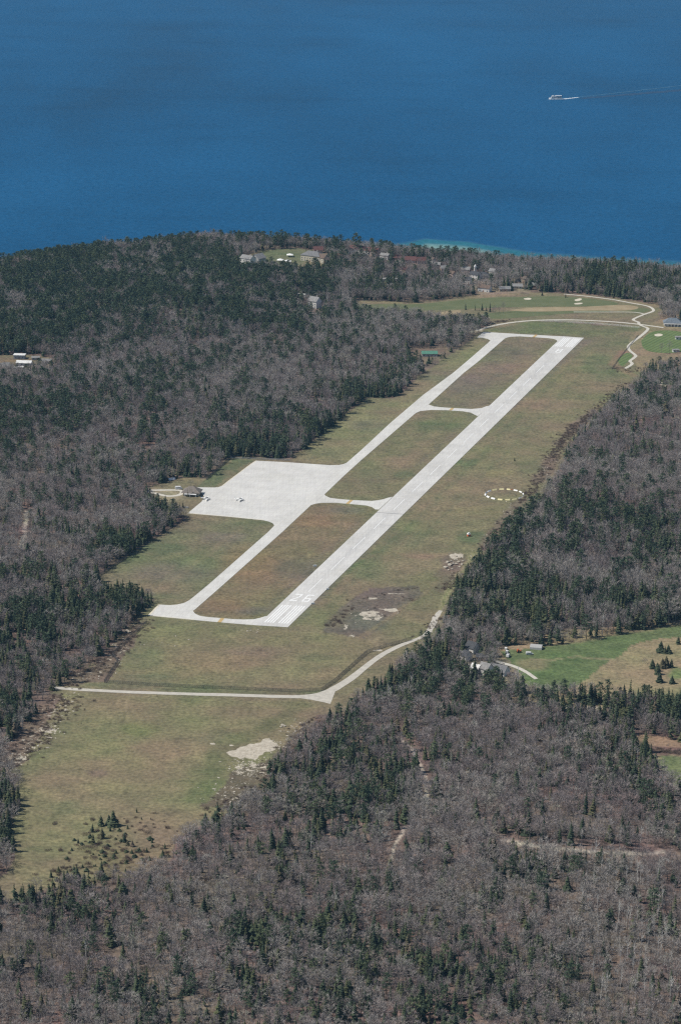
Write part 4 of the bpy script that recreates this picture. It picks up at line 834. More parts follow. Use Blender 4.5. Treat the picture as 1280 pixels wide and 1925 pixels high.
# right edge, by the green
cl = house("clubhouse", 1264, 611, 20, 12, 4, 5, -4, 'white', 'slate', "blue grey hip roofed clubhouse with white porch by the striped green", "clubhouse", 'hip', True, 1.0)
mb = MB()
mb.box((0, -7.6, 3.3), (20, 2.8, .25))
for k in range(6): mb.box((-9.4 + k * 3.76, -8.8, 1.6), (.3, .3, 3.2))
mb.build("porch", M['trim'], cl)
house("shed", 1276, 637, 8, 6, 2.5, .4, 0, 'white', 'pale', "flat pale shed at the right edge below the clubhouse", "shed", 'flat')
house("shed", 1270, 661, 7, 5, 2.4, .4, 10, 'white', 'pale', "small pale hut beside the striped green", "shed", 'flat')
# left clearing
house("barn", 37, 674, 12, 8, 4, .5, -4, 'grey', 'white', "flat white roofed barn farthest back in the left clearing", "barn", 'flat')
house("barn", 46, 687, 16, 9, 3, 1.8, -6, 'white', 'white', "broad white roofed barn in the middle of the left clearing", "barn")
house("house", 9, 694, 10, 9, 3.5, 3.0, 20, 'cream', 'pale', "cream house at the left edge of the picture in the clearing")
house("shed", 35, 696, 10, 5, 2.4, .4, 12, 'cream', 'white', "low white roofed shed in front of the broad white barn", "shed", 'flat')
house("shed", 88, 684, 11, 6, 3, 1.6, -4, 'tan', 'pale', "tan shed at the right end of the left clearing", "shed")
house("shed", 67, 677, 8, 5, 2.6, 1.2, 6, 'grey', 'pale', "small grey shed between the white barns and the tan shed", "shed")
house("storage_building", 807, 668, 17, 10, 3, 2.2, 3, 'grey', 'green', "long building with bright green roof in the wood", "building", clear=15)
# hamlet at the right
house("house", 888, 1226, 8, 9, 4.6, 3.6, -40, 'white', 'dark', "white gabled house with dark roof, rear of the hamlet by the track", clear=10)
house("house", 875, 1240, 7, 8, 4.2, 3, -42, 'white', 'dark', "smaller white gabled house in front of the rear one", clear=8)
house("shed", 905, 1240, 8, 6, 3, 1.8, 0, 'tan', 'dark', "tan shed with dark roof in the middle of the hamlet", "shed", clear=7)
house("house", 938, 1266, 13, 10, 3.2, 3.6, -30, 'white', 'grey', "big grey roofed house with white walls beside the curved lane", clear=13, chimney=True)
house("house", 913, 1268, 8, 8, 5.5, 3.5, -40, 'white', 'pale', "white gabled wing left of the big grey roofed house", clear=9)
house("cottage", 895, 1266, 7, 6, 4.6, 2.6, -40, 'white', 'white', "small white cottage at the near left of the hamlet", "cottage", clear=8)
# hoop shelter, vans and tractor on the meadow
x, y = G(1008, 1219); T = empty("hoop_shelter", (x, y, 0), math.radians(-12)); tag(T, "pale grey arched hoop shelter at the top of the meadow", "shelter")
mb = MB(); mb.loft([[(xx, -3.4, 0), (xx, -3.2, 1.6), (xx, -1.8, 2.7), (xx, 0, 3.0), (xx, 1.8, 2.7), (xx, 3.2, 1.6), (xx, 3.4, 0)] for xx in (-4.5, 4.5)]); mb.build("cover", WALL['grey'], T)
mb = MB(); mb.box((-4.55, 0, 1.2), (.1, 2.6, 2.4)); mb.build("door", M['door'], T)

def van(u, v, rz, body, label, L=5.4, W=2.0, H=2.2, box=True, z=0.0, cat="van", name="van"):
    x, y = G(u, v); T = empty(name, (x, y, z), math.radians(rz)); tag(T, label, cat)
    mb = MB(); prof = [(-L / 2, .45), (L / 2 - .05, .45), (L / 2, .9), (L / 2 - .9, 1.15), (L / 2 - 1.5, H - .1), (-L / 2 + .1, H), (-L / 2, 1.2)]
    mb.loft([[(px, sy * W / 2 * (1 if pz < 1.3 else .9), pz) for px, pz in prof] for sy in (-1, 1)]); mb.build("body", body, T)
    g = MB(); g.box((L / 2 - 1.18, 0, 1.62), (.12, W * .8, .62)); g.build("windscreen", M['glass'], T)
    for sy in (-1, 1):
        g = MB(); g.box((-.1, sy * (W / 2 * .93 + .02), 1.6), (L * .55, .06, .5)); g.build("side_window", M['glass'], T)
        for sx in (-1, 1):
            wmb = MB(); wmb.tube((sx * L * .31, sy * (W / 2 - .22), .36), (sx * L * .31, sy * (W / 2 + .03), .36), .36, .36, 10, cap=True); wmb.build("wheel", M['tyre'], T)
    return T
M['tyre'] = plain("black_rubber", (0.03, 0.03, 0.03), 0.8, 0.2, 2)
M['orange'] = plain("orange_paint", (0.62, 0.16, 0.06), 0.5, 0.1, 1)
M['whitep'] = plain("white_vehicle_paint", (0.82, 0.82, 0.80), 0.35, 0.04, 1)
M['steel'] = plain("galvanised_steel", (0.42, 0.43, 0.44), 0.5, 0.1, 2, 0.6)
van(995, 1231, 4, M['whitep'], "white van parked below the hoop shelter")
van(955, 1235, 70, M['whitep'], "white trailer, lowest of three at the edge of the trees", 4.6, 2.2, 2.4, name="trailer", cat="trailer")
van(953, 1228, 75, M['whitep'], "white trailer, middle of three at the edge of the trees", 4.2, 2.0, 2.2, name="trailer", cat="trailer")
van(951, 1221.5, 80, M['whitep'], "white trailer, topmost of three at the edge of the trees", 4.0, 2.0, 2.0, name="trailer", cat="trailer")
van(336, 919.5, 8, M['whitep'], "white delivery van on the drive beside the terminal", 6.5, 2.3, 2.8)
x, y = G(975, 1227); T = empty("tractor", (x, y, 0), math.radians(20)); tag(T, "orange tractor on the meadow near the white van", "tractor")
mb = MB(); mb.box((.9, 0, 1.25), (2.2, .9, .9)); mb.box((-.6, 0, 1.0), (1.4, 1.0, .7)); mb.build("body", M['orange'], T)
mb = MB(); mb.box((-.7, 0, 2.1), (1.3, 1.4, 1.4)); mb.build("cab", M['orange'], T)
for (wx, wy, r) in ((-.8, .9, .85), (-.8, -.9, .85), (1.5, .75, .5), (1.5, -.75, .5)):
    mb = MB(); mb.tube((wx, wy - .2, r), (wx, wy + .2, r), r, r, 12, cap=True); mb.build("wheel", M['tyre'], T)
x, y = G(973.5, 1277); T = empty("utility_pole", (x, y, 0)); tag(T, "white pole standing beside the curved lane", "pole")
mb = MB(); mb.tube((0, 0, -1), (0, 0, 9.5), .28, .2, 8, cap=True); mb.build("shaft", M['trim'], T); mb = MB(); mb.box((0, 0, .6), (1.1, 1.1, 1.6)); mb.build("base", M['trim'], T)

# ------------------------------------------------------------------ aeroplanes on the apron
def aeroplane(u, v, heading, label, stripe):
    x, y = G(u, v); T = empty("aeroplane", (x, y, Z_APR), heading); tag(T, label, "aeroplane", "aeroplanes parked on the apron")
    def ring(xx, ry, rz_, zc, n=10): return [(xx, math.cos(k * 6.283 / n) * ry, zc + math.sin(k * 6.283 / n) * rz_) for k in range(n)]
    mb = MB(); mb.loft([ring(-5.2, .10, .16, 1.75), ring(-3.6, .34, .40, 1.62), ring(-1.6, .62, .72, 1.5), ring(.2, .68, .85, 1.52), ring(1.5, .64, .78, 1.42), ring(2.7, .50, .55, 1.3), ring(3.4, .22, .24, 1.25)]); fu = mb.build("fuselage", M['whitep'], T, True)
    g = MB(); g.loft([ring(1.35, .52, .32, 1.98, 8), ring(.6, .60, .44, 2.05, 8), ring(-.6, .58, .40, 2.05, 8), ring(-1.3, .46, .25, 1.95, 8)]); g.build("canopy_glass", M['glass'], fu, True)
    g = MB(); g.box((-1.6, 0, 1.45), (5.5, 1.36, .12)); g.build("stripe", stripe, fu)
    for s in (-1, 1):
        mb = MB(); mb.add([(1.2, s * .4, 1.0), (-.7, s * .4, 1.0), (-.55, s * 5.6, 1.35), (.5, s * 5.6, 1.35), (1.2, s * .4, 1.2), (-.7, s * .4, 1.06), (-.55, s * 5.6, 1.40), (.5, s * 5.6, 1.47)], [(0, 1, 2, 3), (7, 6, 5, 4), (0, 4, 5, 1), (1, 5, 6, 2), (2, 6, 7, 3), (3, 7, 4, 0)]); mb.build("wing", M['whitep'], T)
        mb = MB(); mb.add([(-4.1, s * .1, 1.8), (-5.1, s * .1, 1.8), (-5.1, s * 1.9, 1.85), (-4.5, s * 1.9, 1.85), (-4.1, s * .1, 1.9), (-5.1, s * .1, 1.86), (-5.1, s * 1.9, 1.9), (-4.5, s * 1.9, 1.92)], [(0, 1, 2, 3), (7, 6, 5, 4), (0, 4, 5, 1), (1, 5, 6, 2), (2, 6, 7, 3), (3, 7, 4, 0)]); mb.build("tailplane", M['whitep'], T)
        mb = MB(); mb.tube((.0, s * 1.6, .3), (.0, s * 1.6, 1.1), .07, .07, 5); mb.tube((0, s * 1.6 - .1, .28), (0, s * 1.6 + .1, .28), .28, .28, 10, cap=True); mb.build("main_wheel", M['tyre'], T)
        mb = MB(); mb.loft([[(xx, s * 2.0 + math.cos(k * 1.0472) * r, 1.28 + math.sin(k * 1.0472) * r) for k in range(6)] for xx, r in ((-.6, .15), (.4, .36), (1.7, .33), (2.1, .16))]); e = mb.build("engine", M['whitep'], T)
        mb = MB(); mb.box((2.15, s * 2.0, 1.28), (.05, .14, 1.9)); mb.build("propeller", M['tyre'], e)
    mb = MB(); mb.add([(-3.9, -.05, 1.9), (-5.2, -.05, 1.8), (-5.5, -.04, 3.4), (-4.9, -.04, 3.4), (-3.9, .05, 1.9), (-5.2, .05, 1.8), (-5.5, .04, 3.4), (-4.9, .04, 3.4)], [(3, 2, 1, 0), (4, 5, 6, 7), (0, 1, 5, 4), (1, 2, 6, 5), (2, 3, 7, 6), (3, 0, 4, 7)]); mb.build("fin", stripe, T)
    mb = MB(); mb.tube((2.4, 0, .26), (2.4, 0, 1.1), .06, .06, 5); mb.tube((2.4, -.08, .25), (2.4, .08, .25), .25, .25, 10, cap=True); mb.build("nose_wheel", M['tyre'], T)
M['blue'] = plain("blue_paint", (0.05, 0.09, 0.2), 0.4, 0.05, 1)
aeroplane(452, 941, math.radians(-12), "white twin engined aeroplane out in the middle of the apron", M['whitep'])
aeroplane(389, 939.5, math.radians(-6), "white twin engined aeroplane parked next to the terminal building", M['blue'])

# ------------------------------------------------------------------ segmented circle and field equipment
cx, cy = G(948.3, 930.3)
M['yellow'] = plain("yellow_panel_paint", (0.80, 0.72, 0.40), 0.6, 0.08, 1)
pan = MB(); pan.add([(-2.1, -.95, 0), (2.1, -.95, 0), (2.1, .95, 0), (-2.1, .95, 0), (-2.1, 0, 1.15), (2.1, 0, 1.15)], [(0, 1, 5, 4), (2, 3, 4, 5), (1, 2, 5), (3, 0, 4), (3, 2, 1, 0)])
pm = {True: pan.mesh("panel", [M['yellow']]), False: pan.mesh("panel", [M['trim']])}
T = empty("segmented_circle", (cx, cy, 0)); tag(T, "airfield segmented circle of white and yellow panels on the grass", "marker")
for k in range(16):
    a = k * 2 * math.pi / 16 + .1; o = link("panel", pm[k in (3, 4, 5, 11, 12, 13)], T, (math.cos(a) * 17.2, math.sin(a) * 17.2, .05)); o.rotation_euler = (0, 0, a + math.pi / 2)
x, y = G(958.5, 931); T = empty("windsock", (x, y, 0)); tag(T, "windsock on a thin mast inside the segmented circle", "windsock")
mb = MB(); mb.tube((0, 0, 0), (0, 0, 6), .1, .07, 6); mb.build("mast", M['steel'], T)
mb = MB(); mb.loft([[(xx, math.cos(k * .785) * r, 5.7 + dz + math.sin(k * .785) * r) for k in range(8)] for xx, r, dz in ((.1, .42, 0), (1.3, .33, -.2), (2.6, .2, -.6))]); mb.build("sock", M['orange'], T)
x, y = G(881, 1008); T = empty("equipment_hut", (x, y, 0), math.radians(25)); tag(T, "small white topped rusty red equipment hut right of the runway", "hut")
mb = MB(); mb.box((0, 0, .9), (2.6, 2.2, 1.8)); mb.build("body", M['orange'], T); mb = MB(); mb.box((0, 0, 1.95), (2.9, 2.5, .3)); mb.loft([[(-1.3, -1, 2.1), (1.3, -1, 2.1), (1.3, 1, 2.1), (-1.3, 1, 2.1)], [(-.7, -.6, 3.2), (.7, -.6, 3.2), (.7, .6, 3.2), (-.7, .6, 3.2)]]); mb.build("roof", M['trim'], T); mb = MB(); mb.box((-.4, -1.13, .8), (.8, .08, 1.5)); mb.build("door", M['door'], T)
def fieldbox(u, v, label, s=1.0):
    x, y = G(u, v); T = empty("runway_sign", (x, y, 0), math.radians(15)); tag(T, label, "sign", "small signs beside the runway")
    mb = MB(); mb.box((0, 0, .9 * s), (2.2 * s, .4 * s, 1.0 * s)); mb.build("board", M['trim'], T)
    for q in (-1, 1): mb = MB(); mb.box((q * .8 * s, 0, .2 * s), (.12, .12, .4 * s)); mb.build("post", M['steel'], T)
fieldbox(588, 1137, "small white sign by the runway number, right side", 1.3); fieldbox(592, 1066, "small white sign left of the runway by the rusty turf", 1.3); fieldbox(616, 1109, "small white sign right of the runway beyond the numbers", 1.0)
fieldbox(897, 620, "small white marker where the perimeter road leaves the wood", 1.0)
x, y = G(323, 902); T = empty("picnic_shelter", (x, y, 0), math.radians(35)); tag(T, "white lean-to board at the wood's edge behind the terminal", "shelter")
mb = MB(); mb.add([(-3.5, -1, .2), (3.5, -1, .2), (3.5, 1, 1.8), (-3.5, 1, 1.8), (-3.5, -1, .05), (3.5, -1, .05), (3.5, 1, 1.65), (-3.5, 1, 1.65)], [(0, 1, 2, 3), (7, 6, 5, 4), (0, 4, 5, 1), (1, 5, 6, 2), (2, 6, 7, 3), (3, 7, 4, 0)]); mb.build("roof_board", M['trim'], T); mb = MB(); mb.box((-3, .8, .8), (.2, .2, 1.6)); mb.box((3, .8, .8), (.2, .2, 1.6)); mb.build("post", M['cbark'], T)
def woodpile(u, v, w, m, label, name="lumber_stack"):
    x, y = G(u, v); T = empty(name, (x, y, 0), math.radians(random.uniform(-12, 12))); tag(T, label, "stack", "stacks beside the apron corner")
    for i in range(3):
        for j in range(3 - i // 2): mb = MB(); mb.box(((j - 1) * .1, (j - 1) * .55, .25 + i * .42), (w * random.uniform(.85, 1.1), .5, .38)); mb.build("board", m, T)
for u, v, w, m, lab in [(315, 964, 6, M['steel'], "grey stack of pipes, leftmost by the apron corner"), (325, 967, 5, M['whitep'], "white stack of boards second from the left by the apron corner"), (333, 969, 5, WALL['tan'], "tan stack of planks by the apron corner"), (341, 971, 5, WALL['brown'], "brown stack of planks nearest the apron corner"), (349, 955, 5, WALL['grey'], "grey stack of boards under the trees beside the apron")]: woodpile(u, v, w, m, lab)

# ------------------------------------------------------------------ fences
M['mesh'] = None
def wire_mat():
    m, n, l, b = mat("chain_link_wire", 0.6); b.inputs['Metallic'].default_value = .3
    l.new(ramp(n, l, noise(n, l, .5, 3, geo_pos(n)), [(.3, (.055, .055, .055)), (.7, (.09, .09, .088))]), b.inputs['Base Color']); return m
M['mesh'] = wire_mat()
def fence(pts, label, h=2.4, step=6.0, m=None, name="chain_link_fence", wires=9, rw=.045):
    m = m or M['mesh']; P = GA(pts); T = empty(name, (P[0][0], P[0][1], 0)); tag(T, label, "fence")
    post = MB(); post.tube((0, 0, -.2), (0, 0, h + .1), .09, .07, 5); pme = post.mesh("post", [m])
    wm = MB(); o = Vector((P[0][0], P[0][1], 0))
    for a, b in zip(P[:-1], P[1:]):
        L = math.hypot(*(b - a)); n = max(1, int(L / step))
        for k in range(n):
            q = a + (b - a) * k / n; link("post", pme, T, (q[0] - o.x, q[1] - o.y, 0))
        A = Vector((a[0] - o.x, a[1] - o.y, 0)); B = Vector((b[0] - o.x, b[1] - o.y, 0))
        for w in range(wires): zz = .12 + (h - .15) * w / (wires - 1); wm.tube(A + Vector((0, 0, zz)), B + Vector((0, 0, zz)), rw if w < wires - 1 else rw * 2, rw if w < wires - 1 else rw * 2, 3)
        d = (B - A).normalized(); nn = int(L / 1.5)
        for k in range(nn):
            p = A + d * (k * 1.5); wm.tube(p + Vector((0, 0, .1)), p + d * 1.5 + Vector((0, 0, h - .1)), rw * .8, rw * .8, 3); wm.tube(p + d * 1.5 + Vector((0, 0, .1)), p + Vector((0, 0, h - .1)), rw * .8, rw * .8, 3)
    wm.build("wire_mesh", m, T)
fence([(276, 1172), (235, 1208), (211, 1233), (222, 1244), (196, 1284)], "dark kinked fence down the left side of the near field")
fence([(196, 1284), (300, 1291), (450, 1297), (560, 1302), (604, 1299)], "dark fence along the bottom of the near field above the road")
fence([(604, 1299), (630, 1281), (662, 1252), (690, 1228), (725, 1216), (775, 1203)], "dark fence curving up the right side of the near field")
fence([(388, 902), (412, 880), (434, 861)], "dark fence behind the terminal at the wood's edge", 2.0)
fence([(180, 1088), (232, 1052), (292, 1011), (352, 973)], "dark fence along the wood left of the apron field", 2.0)
fence([(434, 862), (545, 866)], "pale fence along the far side of the apron", 1.6, 6, M['steel'])
fence([(1015, 603.5), (1060, 605), (1110, 608), (1160, 612), (1203, 616.5)], "pale post fence across the grass beyond the far threshold", 1.6, 8, M['trim'], "post_fence", 3)
fence([(1150, 694), (1165, 672), (1185, 648), (1200, 630)], "dark fence beside the winding cart path", 1.3, rw=.025)

# ------------------------------------------------------------------ boulders
def boulder_mesh(seed):
    r_ = random.Random(seed); bm = bmesh.new(); bmesh.ops.create_icosphere(bm, subdivisions=1, radius=1.0)
    for v in bm.verts: v.co *= r_.uniform(.7, 1.2); v.co.z *= .7
    me = bpy.data.meshes.new("boulder"); bm.to_mesh(me); bm.free(); me.materials.append(M['rock']); return me
M['rock'] = plain("weathered_limestone", (0.44, 0.40, 0.33), 0.95, 0.2, 1.2)
bms = [boulder_mesh(k) for k in range(5)]
BL = [(837, 1068, 2.0), (841, 1058, 1.8), (846, 1063, 2.0), (852, 1061, 1.6), (858, 1061, 1.5), (862, 1057, 1.4), (868, 1062, 1.4), (864, 1066, 1.1), (848, 1056, 1.3), (855, 1053, 1.2), (870, 1055, 1.0), (843, 1072, 1.0), (850, 1070, .9), (866, 1049, 1.1), (858, 1046, 1.0)]
for i, (u, v, r) in enumerate(BL):
    x, y = G(u, v); o = link("boulder", bms[i % 5], None, (x, y, r * .3)); o.scale = (r * 1.2, r, r); o.rotation_euler = (0, 0, i * 1.3)
    tag(o, "grey boulder in the heap of stones beside the two-track lane", "boulder", "boulders in the heap by the lane")
BR = [(531, 1365, 1.3), (535, 1366, 1.0), (528, 1368, .9)]
for i, (u, v, r) in enumerate(BR):
    x, y = G(u, v); o = link("boulder", bms[i], None, (x, y, r * .3)); o.scale = (r * 1.3, r, r)
    tag(o, "white boulder of the three at the lower field's upper right corner", "boulder", "three white boulders in the lower field")
def rubble():
    P = []; S = []
    for (cu, cv, ru, rv, n) in [(90, 1372, 20, 8, 70), (36, 1424, 18, 8, 60), (105, 1335, 30, 18, 90), (60, 1395, 44, 24, 110), (225, 1225, 30, 36, 120), (150, 1272, 40, 14, 70), (240, 1187, 10, 5, 24), (470, 1445, 46, 26, 260), (520, 1405, 36, 18, 110), (560, 1375, 40, 22, 120), (440, 1492, 54, 26, 160), (700, 1156, 50, 14, 60), (860, 1055, 22, 14, 60), (960, 965, 16, 24, 60), (1025, 885, 14, 24, 60), (920, 1015, 16, 24, 60), (890, 1050, 10, 20, 30), (855, 1095, 10, 26, 40), (470, 1186, 24, 4, 20), (300, 1205, 50, 14, 16), (230, 1095, 40, 6, 12), (660, 1195, 10, 4, 10), (905, 1266, 24, 12, 30), (808, 1185, 8, 10, 30)]:
        for _ in range(n):
            u = random.gauss(cu, ru * .5); v = random.gauss(cv, rv * .5); x, y = G(u, v); P.append((x, y, float(height(x, y)))); s = .18 + .62 * random.random() ** 3; S.append((s * random.uniform(.8, 2.2), s, s * .8))
    col = bpy.data.collections.new("stone_kinds")
    for k in range(5): col.objects.link(bpy.data.objects.new("stone_kind_%d" % k, bms[k]))
    n = len(P); rz = np.zeros((n, 3)); rz[:, 2] = rng.random(n) * 6.28
    stuff_trees("rubble", np.array(P), np.array(S), rz, rng.integers(0, 5, n), col, "loose pale limestone rubble strewn over the cleared strips", "rubble")
rubble()

# ------------------------------------------------------------------ the woods
def in_frame(x, y, m=0):
    u, v = UV(x, y); return (u > -m) & (u < 1280 + m) & (v > -m) & (v < 1925 + m)
def plant_woods():
    step = 4.9; amax = math.radians(12.5)
    gx = np.arange(-900, 900, step); gy = np.arange(1080, 3960, step)
    X, Y = np.meshgrid(gx, gy); X = X.ravel() + (rng.random(X.size) - .5) * step * .95; Y = Y.ravel() + (rng.random(Y.size) - .5) * step * .95
    ok = np.abs(np.arctan2(X, Y)) < amax; X, Y = X[ok], Y[ok]
    s = shore_s(X, Y); ok = (s < 165) & ~((s > 40) & (rng.random(len(X)) < .25)); X, Y = X[ok], Y[ok]
    ok = ~is_open(X, Y); X, Y = X[ok], Y[ok]
    for P, w in TRAILS: ok = dist_line(X, Y - 1.5, P) > w * .5 + 2.0; X, Y = X[ok], Y[ok]
    for (hx, hy, r) in HOUSE_CLEAR: ok = np.hypot(X - hx, (Y - hy)) > r; X, Y = X[ok], Y[ok]
    # glades
    gl = fbm(X, Y, 26, 71); ok = rng.random(len(X)) > sstep(.60, .74, gl) * .75; X, Y = X[ok], Y[ok]
    # closer planting where conifers mass
    gx = np.arange(-900, 900, 4.6); gy = np.arange(1080, 3960, 4.6); X2, Y2 = np.meshgrid(gx, gy); X2 = X2.ravel() + (rng.random(X2.size) - .5) * 4.4; Y2 = Y2.ravel() + (rng.random(Y2.size) - .5) * 4.4
    u2, v2 = UV(X2, Y2); c2, _ = share(CON, u2, v2, .0); k2 = c2 * sstep(.38, .62, fbm(X2, Y2, 26, 77)) * np.where(v2 < 700, .35, .75)
    ok = (np.abs(np.arctan2(X2, Y2)) < amax) & (rng.random(len(X2)) < k2) & (shore_s(X2, Y2) < 60) & ~is_open(X2, Y2)
    for P, w in TRAILS: ok &= dist_line(X2, Y2 - 1.5, P) > w * .5 + 1.5
    for (hx, hy, r) in HOUSE_CLEAR: ok &= np.hypot(X2 - hx, Y2 - hy) > r
    X2, Y2 = X2[ok], Y2[ok]; n1 = len(X); X = np.r_[X, X2]; Y = np.r_[Y, Y2]
    u, v = UV(X, Y); cs, ps = share(CON, u, v, .12); po = share(POP, u, v, .035); bi = share(BIR, u, v, .008)
    cl = np.clip(cs * (0.55 + 1.35 * sstep(.32, .66, fbm(X, Y, 26, 77))), 0, .95)
    cl[n1:] = 1.0
    # thin planting where the ground shows through: yards, trails, the road along the wood
    r3 = rng.random(len(X)); drop = np.zeros(len(X), bool)
    for (hx, hy, hw_, ln) in FRONT: drop |= (np.abs(X - hx * (Y / hy)) < hw_) & (Y < hy) & (Y > hy - ln) & (r3 < .84)
    for P, w in TRAILS: drop |= (dist_line(X, Y + (7 if w > 4 else 5), P) < (8 if w > 4 else 4)) & (r3 < (.85 if w > 4 else .4))
    drop |= (dist_line(X, Y + 9, GA([(640, 1289), (700, 1243), (735, 1221), (772, 1206), (806, 1188)])) < 7) & (r3 < .6)
    k_ = ~drop; X, Y, u, v, cs, ps, po, bi, cl = [q[k_] for q in (X, Y, u, v, cs, ps, po, bi, cl)]
    r = rng.random(len(X)); r2 = rng.random(len(X)); K = np.full(len(X), 2)
    K[r < cl] = 0; K[(r < cl) & (r2 < ps)] = 1
    hw = K == 2; K[hw & (r2 < po)] = 3; K[hw & (r2 > 1 - bi)] = 4
    names = ["spruce", "pine", "hardwood", "poplar", "birch"]
    edge = is_open(X - 7, Y) | is_open(X - 5, Y + 8)       # young growth along the eastern margins
    EDG = np.where(edge, .55 + .3 * rng.random(len(X)), 1.0)
    Z = height(X, Y); D = np.hypot(X, Y)
    def place(a, b):
        if b > 1700: return "at the bottom left of the wood" if a < 430 else "in the bottom middle of the wood" if a < 850 else "at the bottom right of the wood"
        if b > 1500: return "below the lower field" if a < 430 else "around the lower pale trail" if a < 850 else "around the curved pale track"
        if b > 1250: return "beside the left edge of the lower field" if a < 430 else "below the flared gravel road mouth" if a < 850 else "below the hamlet and the meadow"
        if b > 900: return "in the wood left of the near field" if a < 600 else "in the wood right of the runway"
        return "in the wood behind the apron and taxiway" if a < 900 else "in the wood toward the golf course"
    lab = {"spruce": ("spruce_tree", "dark narrow spruce", "dark spruces and cedars massed in the woods farther up", "spruce_wood"),
           "pine": ("pine_tree", "broad crowned green pine", "green pines massed on the hill toward the lake", "pine_wood"),
           "hardwood": ("bare_hardwood_tree", "leafless grey hardwood", "leafless grey hardwoods massed in the woods farther up", "hardwood_wood"),
           "poplar": ("poplar_tree", "pale leafless poplar", "pale leafless poplars scattered through the woods farther up", "poplar_wood"),
           "birch": ("birch_tree", "white trunked leafless birch", "white trunked birches scattered in the woods farther up", "birch_wood")}
    TONE = ["mauve", "mauve", "mauve", "grey", "grey", "grey", "grey", "light grey", "light grey", "light grey"]
    for k, nm in enumerate(names):
        i = np.where(K == k)[0]
        sz = {"spruce": .62 + .85 * rng.random(len(i)) ** 1.3, "pine": .68 + .42 * rng.random(len(i)), "hardwood": .52 + .52 * rng.random(len(i)), "poplar": .7 + .4 * rng.random(len(i)), "birch": .7 + .35 * rng.random(len(i))}[nm]
        sx = sz * (.9 + .4 * rng.random(len(i))); tl = tallness(u[i], v[i]); tl = tl * EDG[i]; sz = sz * tl * (1.12 if nm != "birch" else 1.0); S = np.c_[sx * (.5 + .5 * tl), sx * (.5 + .5 * tl), sz]; rot = np.c_[(rng.random((len(i), 2)) - .5) * .10, rng.random(len(i)) * 6.283]; pk = rng.integers(0, len(KINDS[nm]), len(i)); P = np.c_[X[i], Y[i], Z[i] - .1]
        if nm == "hardwood":      # stands of one tone and height
            tone = fbm(X[i], Y[i], 75, 91) + rng.normal(0, .10, len(i)); pk = np.where(tone < .44, rng.integers(0, 3, len(i)), np.where(tone < .58, rng.integers(3, 7, len(i)), rng.integers(7, 10, len(i))))
            st = (.78 + .5 * fbm(X[i], Y[i], 90, 93))[:, None] * (1 + .25 * (rng.random((len(i), 1)) < .12)); S = S * st; sz = sz * st[:, 0]
        vis = in_frame(X[i], Y[i], 10); order = np.argsort(np.where(vis, D[i] / sz ** .5, 1e9)); nsel = min(300, int(vis.sum())); near = order[:nsel]; rest = np.setdiff1d(np.arange(len(i)), near)
        L = lab[nm]
        for j in near:
            a_, b_ = float(u[i[j]]), float(v[i[j]]); q_ = sz[j] / np.median(sz[near]); d_ = L[1] if nm != "hardwood" else "leafless " + TONE[int(pk[j])] + " hardwood"
            ll = ("low " if q_ < .88 else "tall " if q_ > 1.14 else "") + d_ + " " + place(a_, b_)
            t = one_tree(L[0], nm, int(pk[j]), tuple(P[j]), float(rot[j, 2]), tuple(S[j]), ll, "tree", "individual " + nm + " trees in the foreground wood")
            t.rotation_euler = tuple(rot[j])
        if len(rest) > 20: stuff_trees(L[3], P[rest], S[rest], rot[rest], pk[rest], KINDS[nm + "_col"], L[2], "wood")
        print("WOOD", nm, len(i), len(rest))
plant_woods()

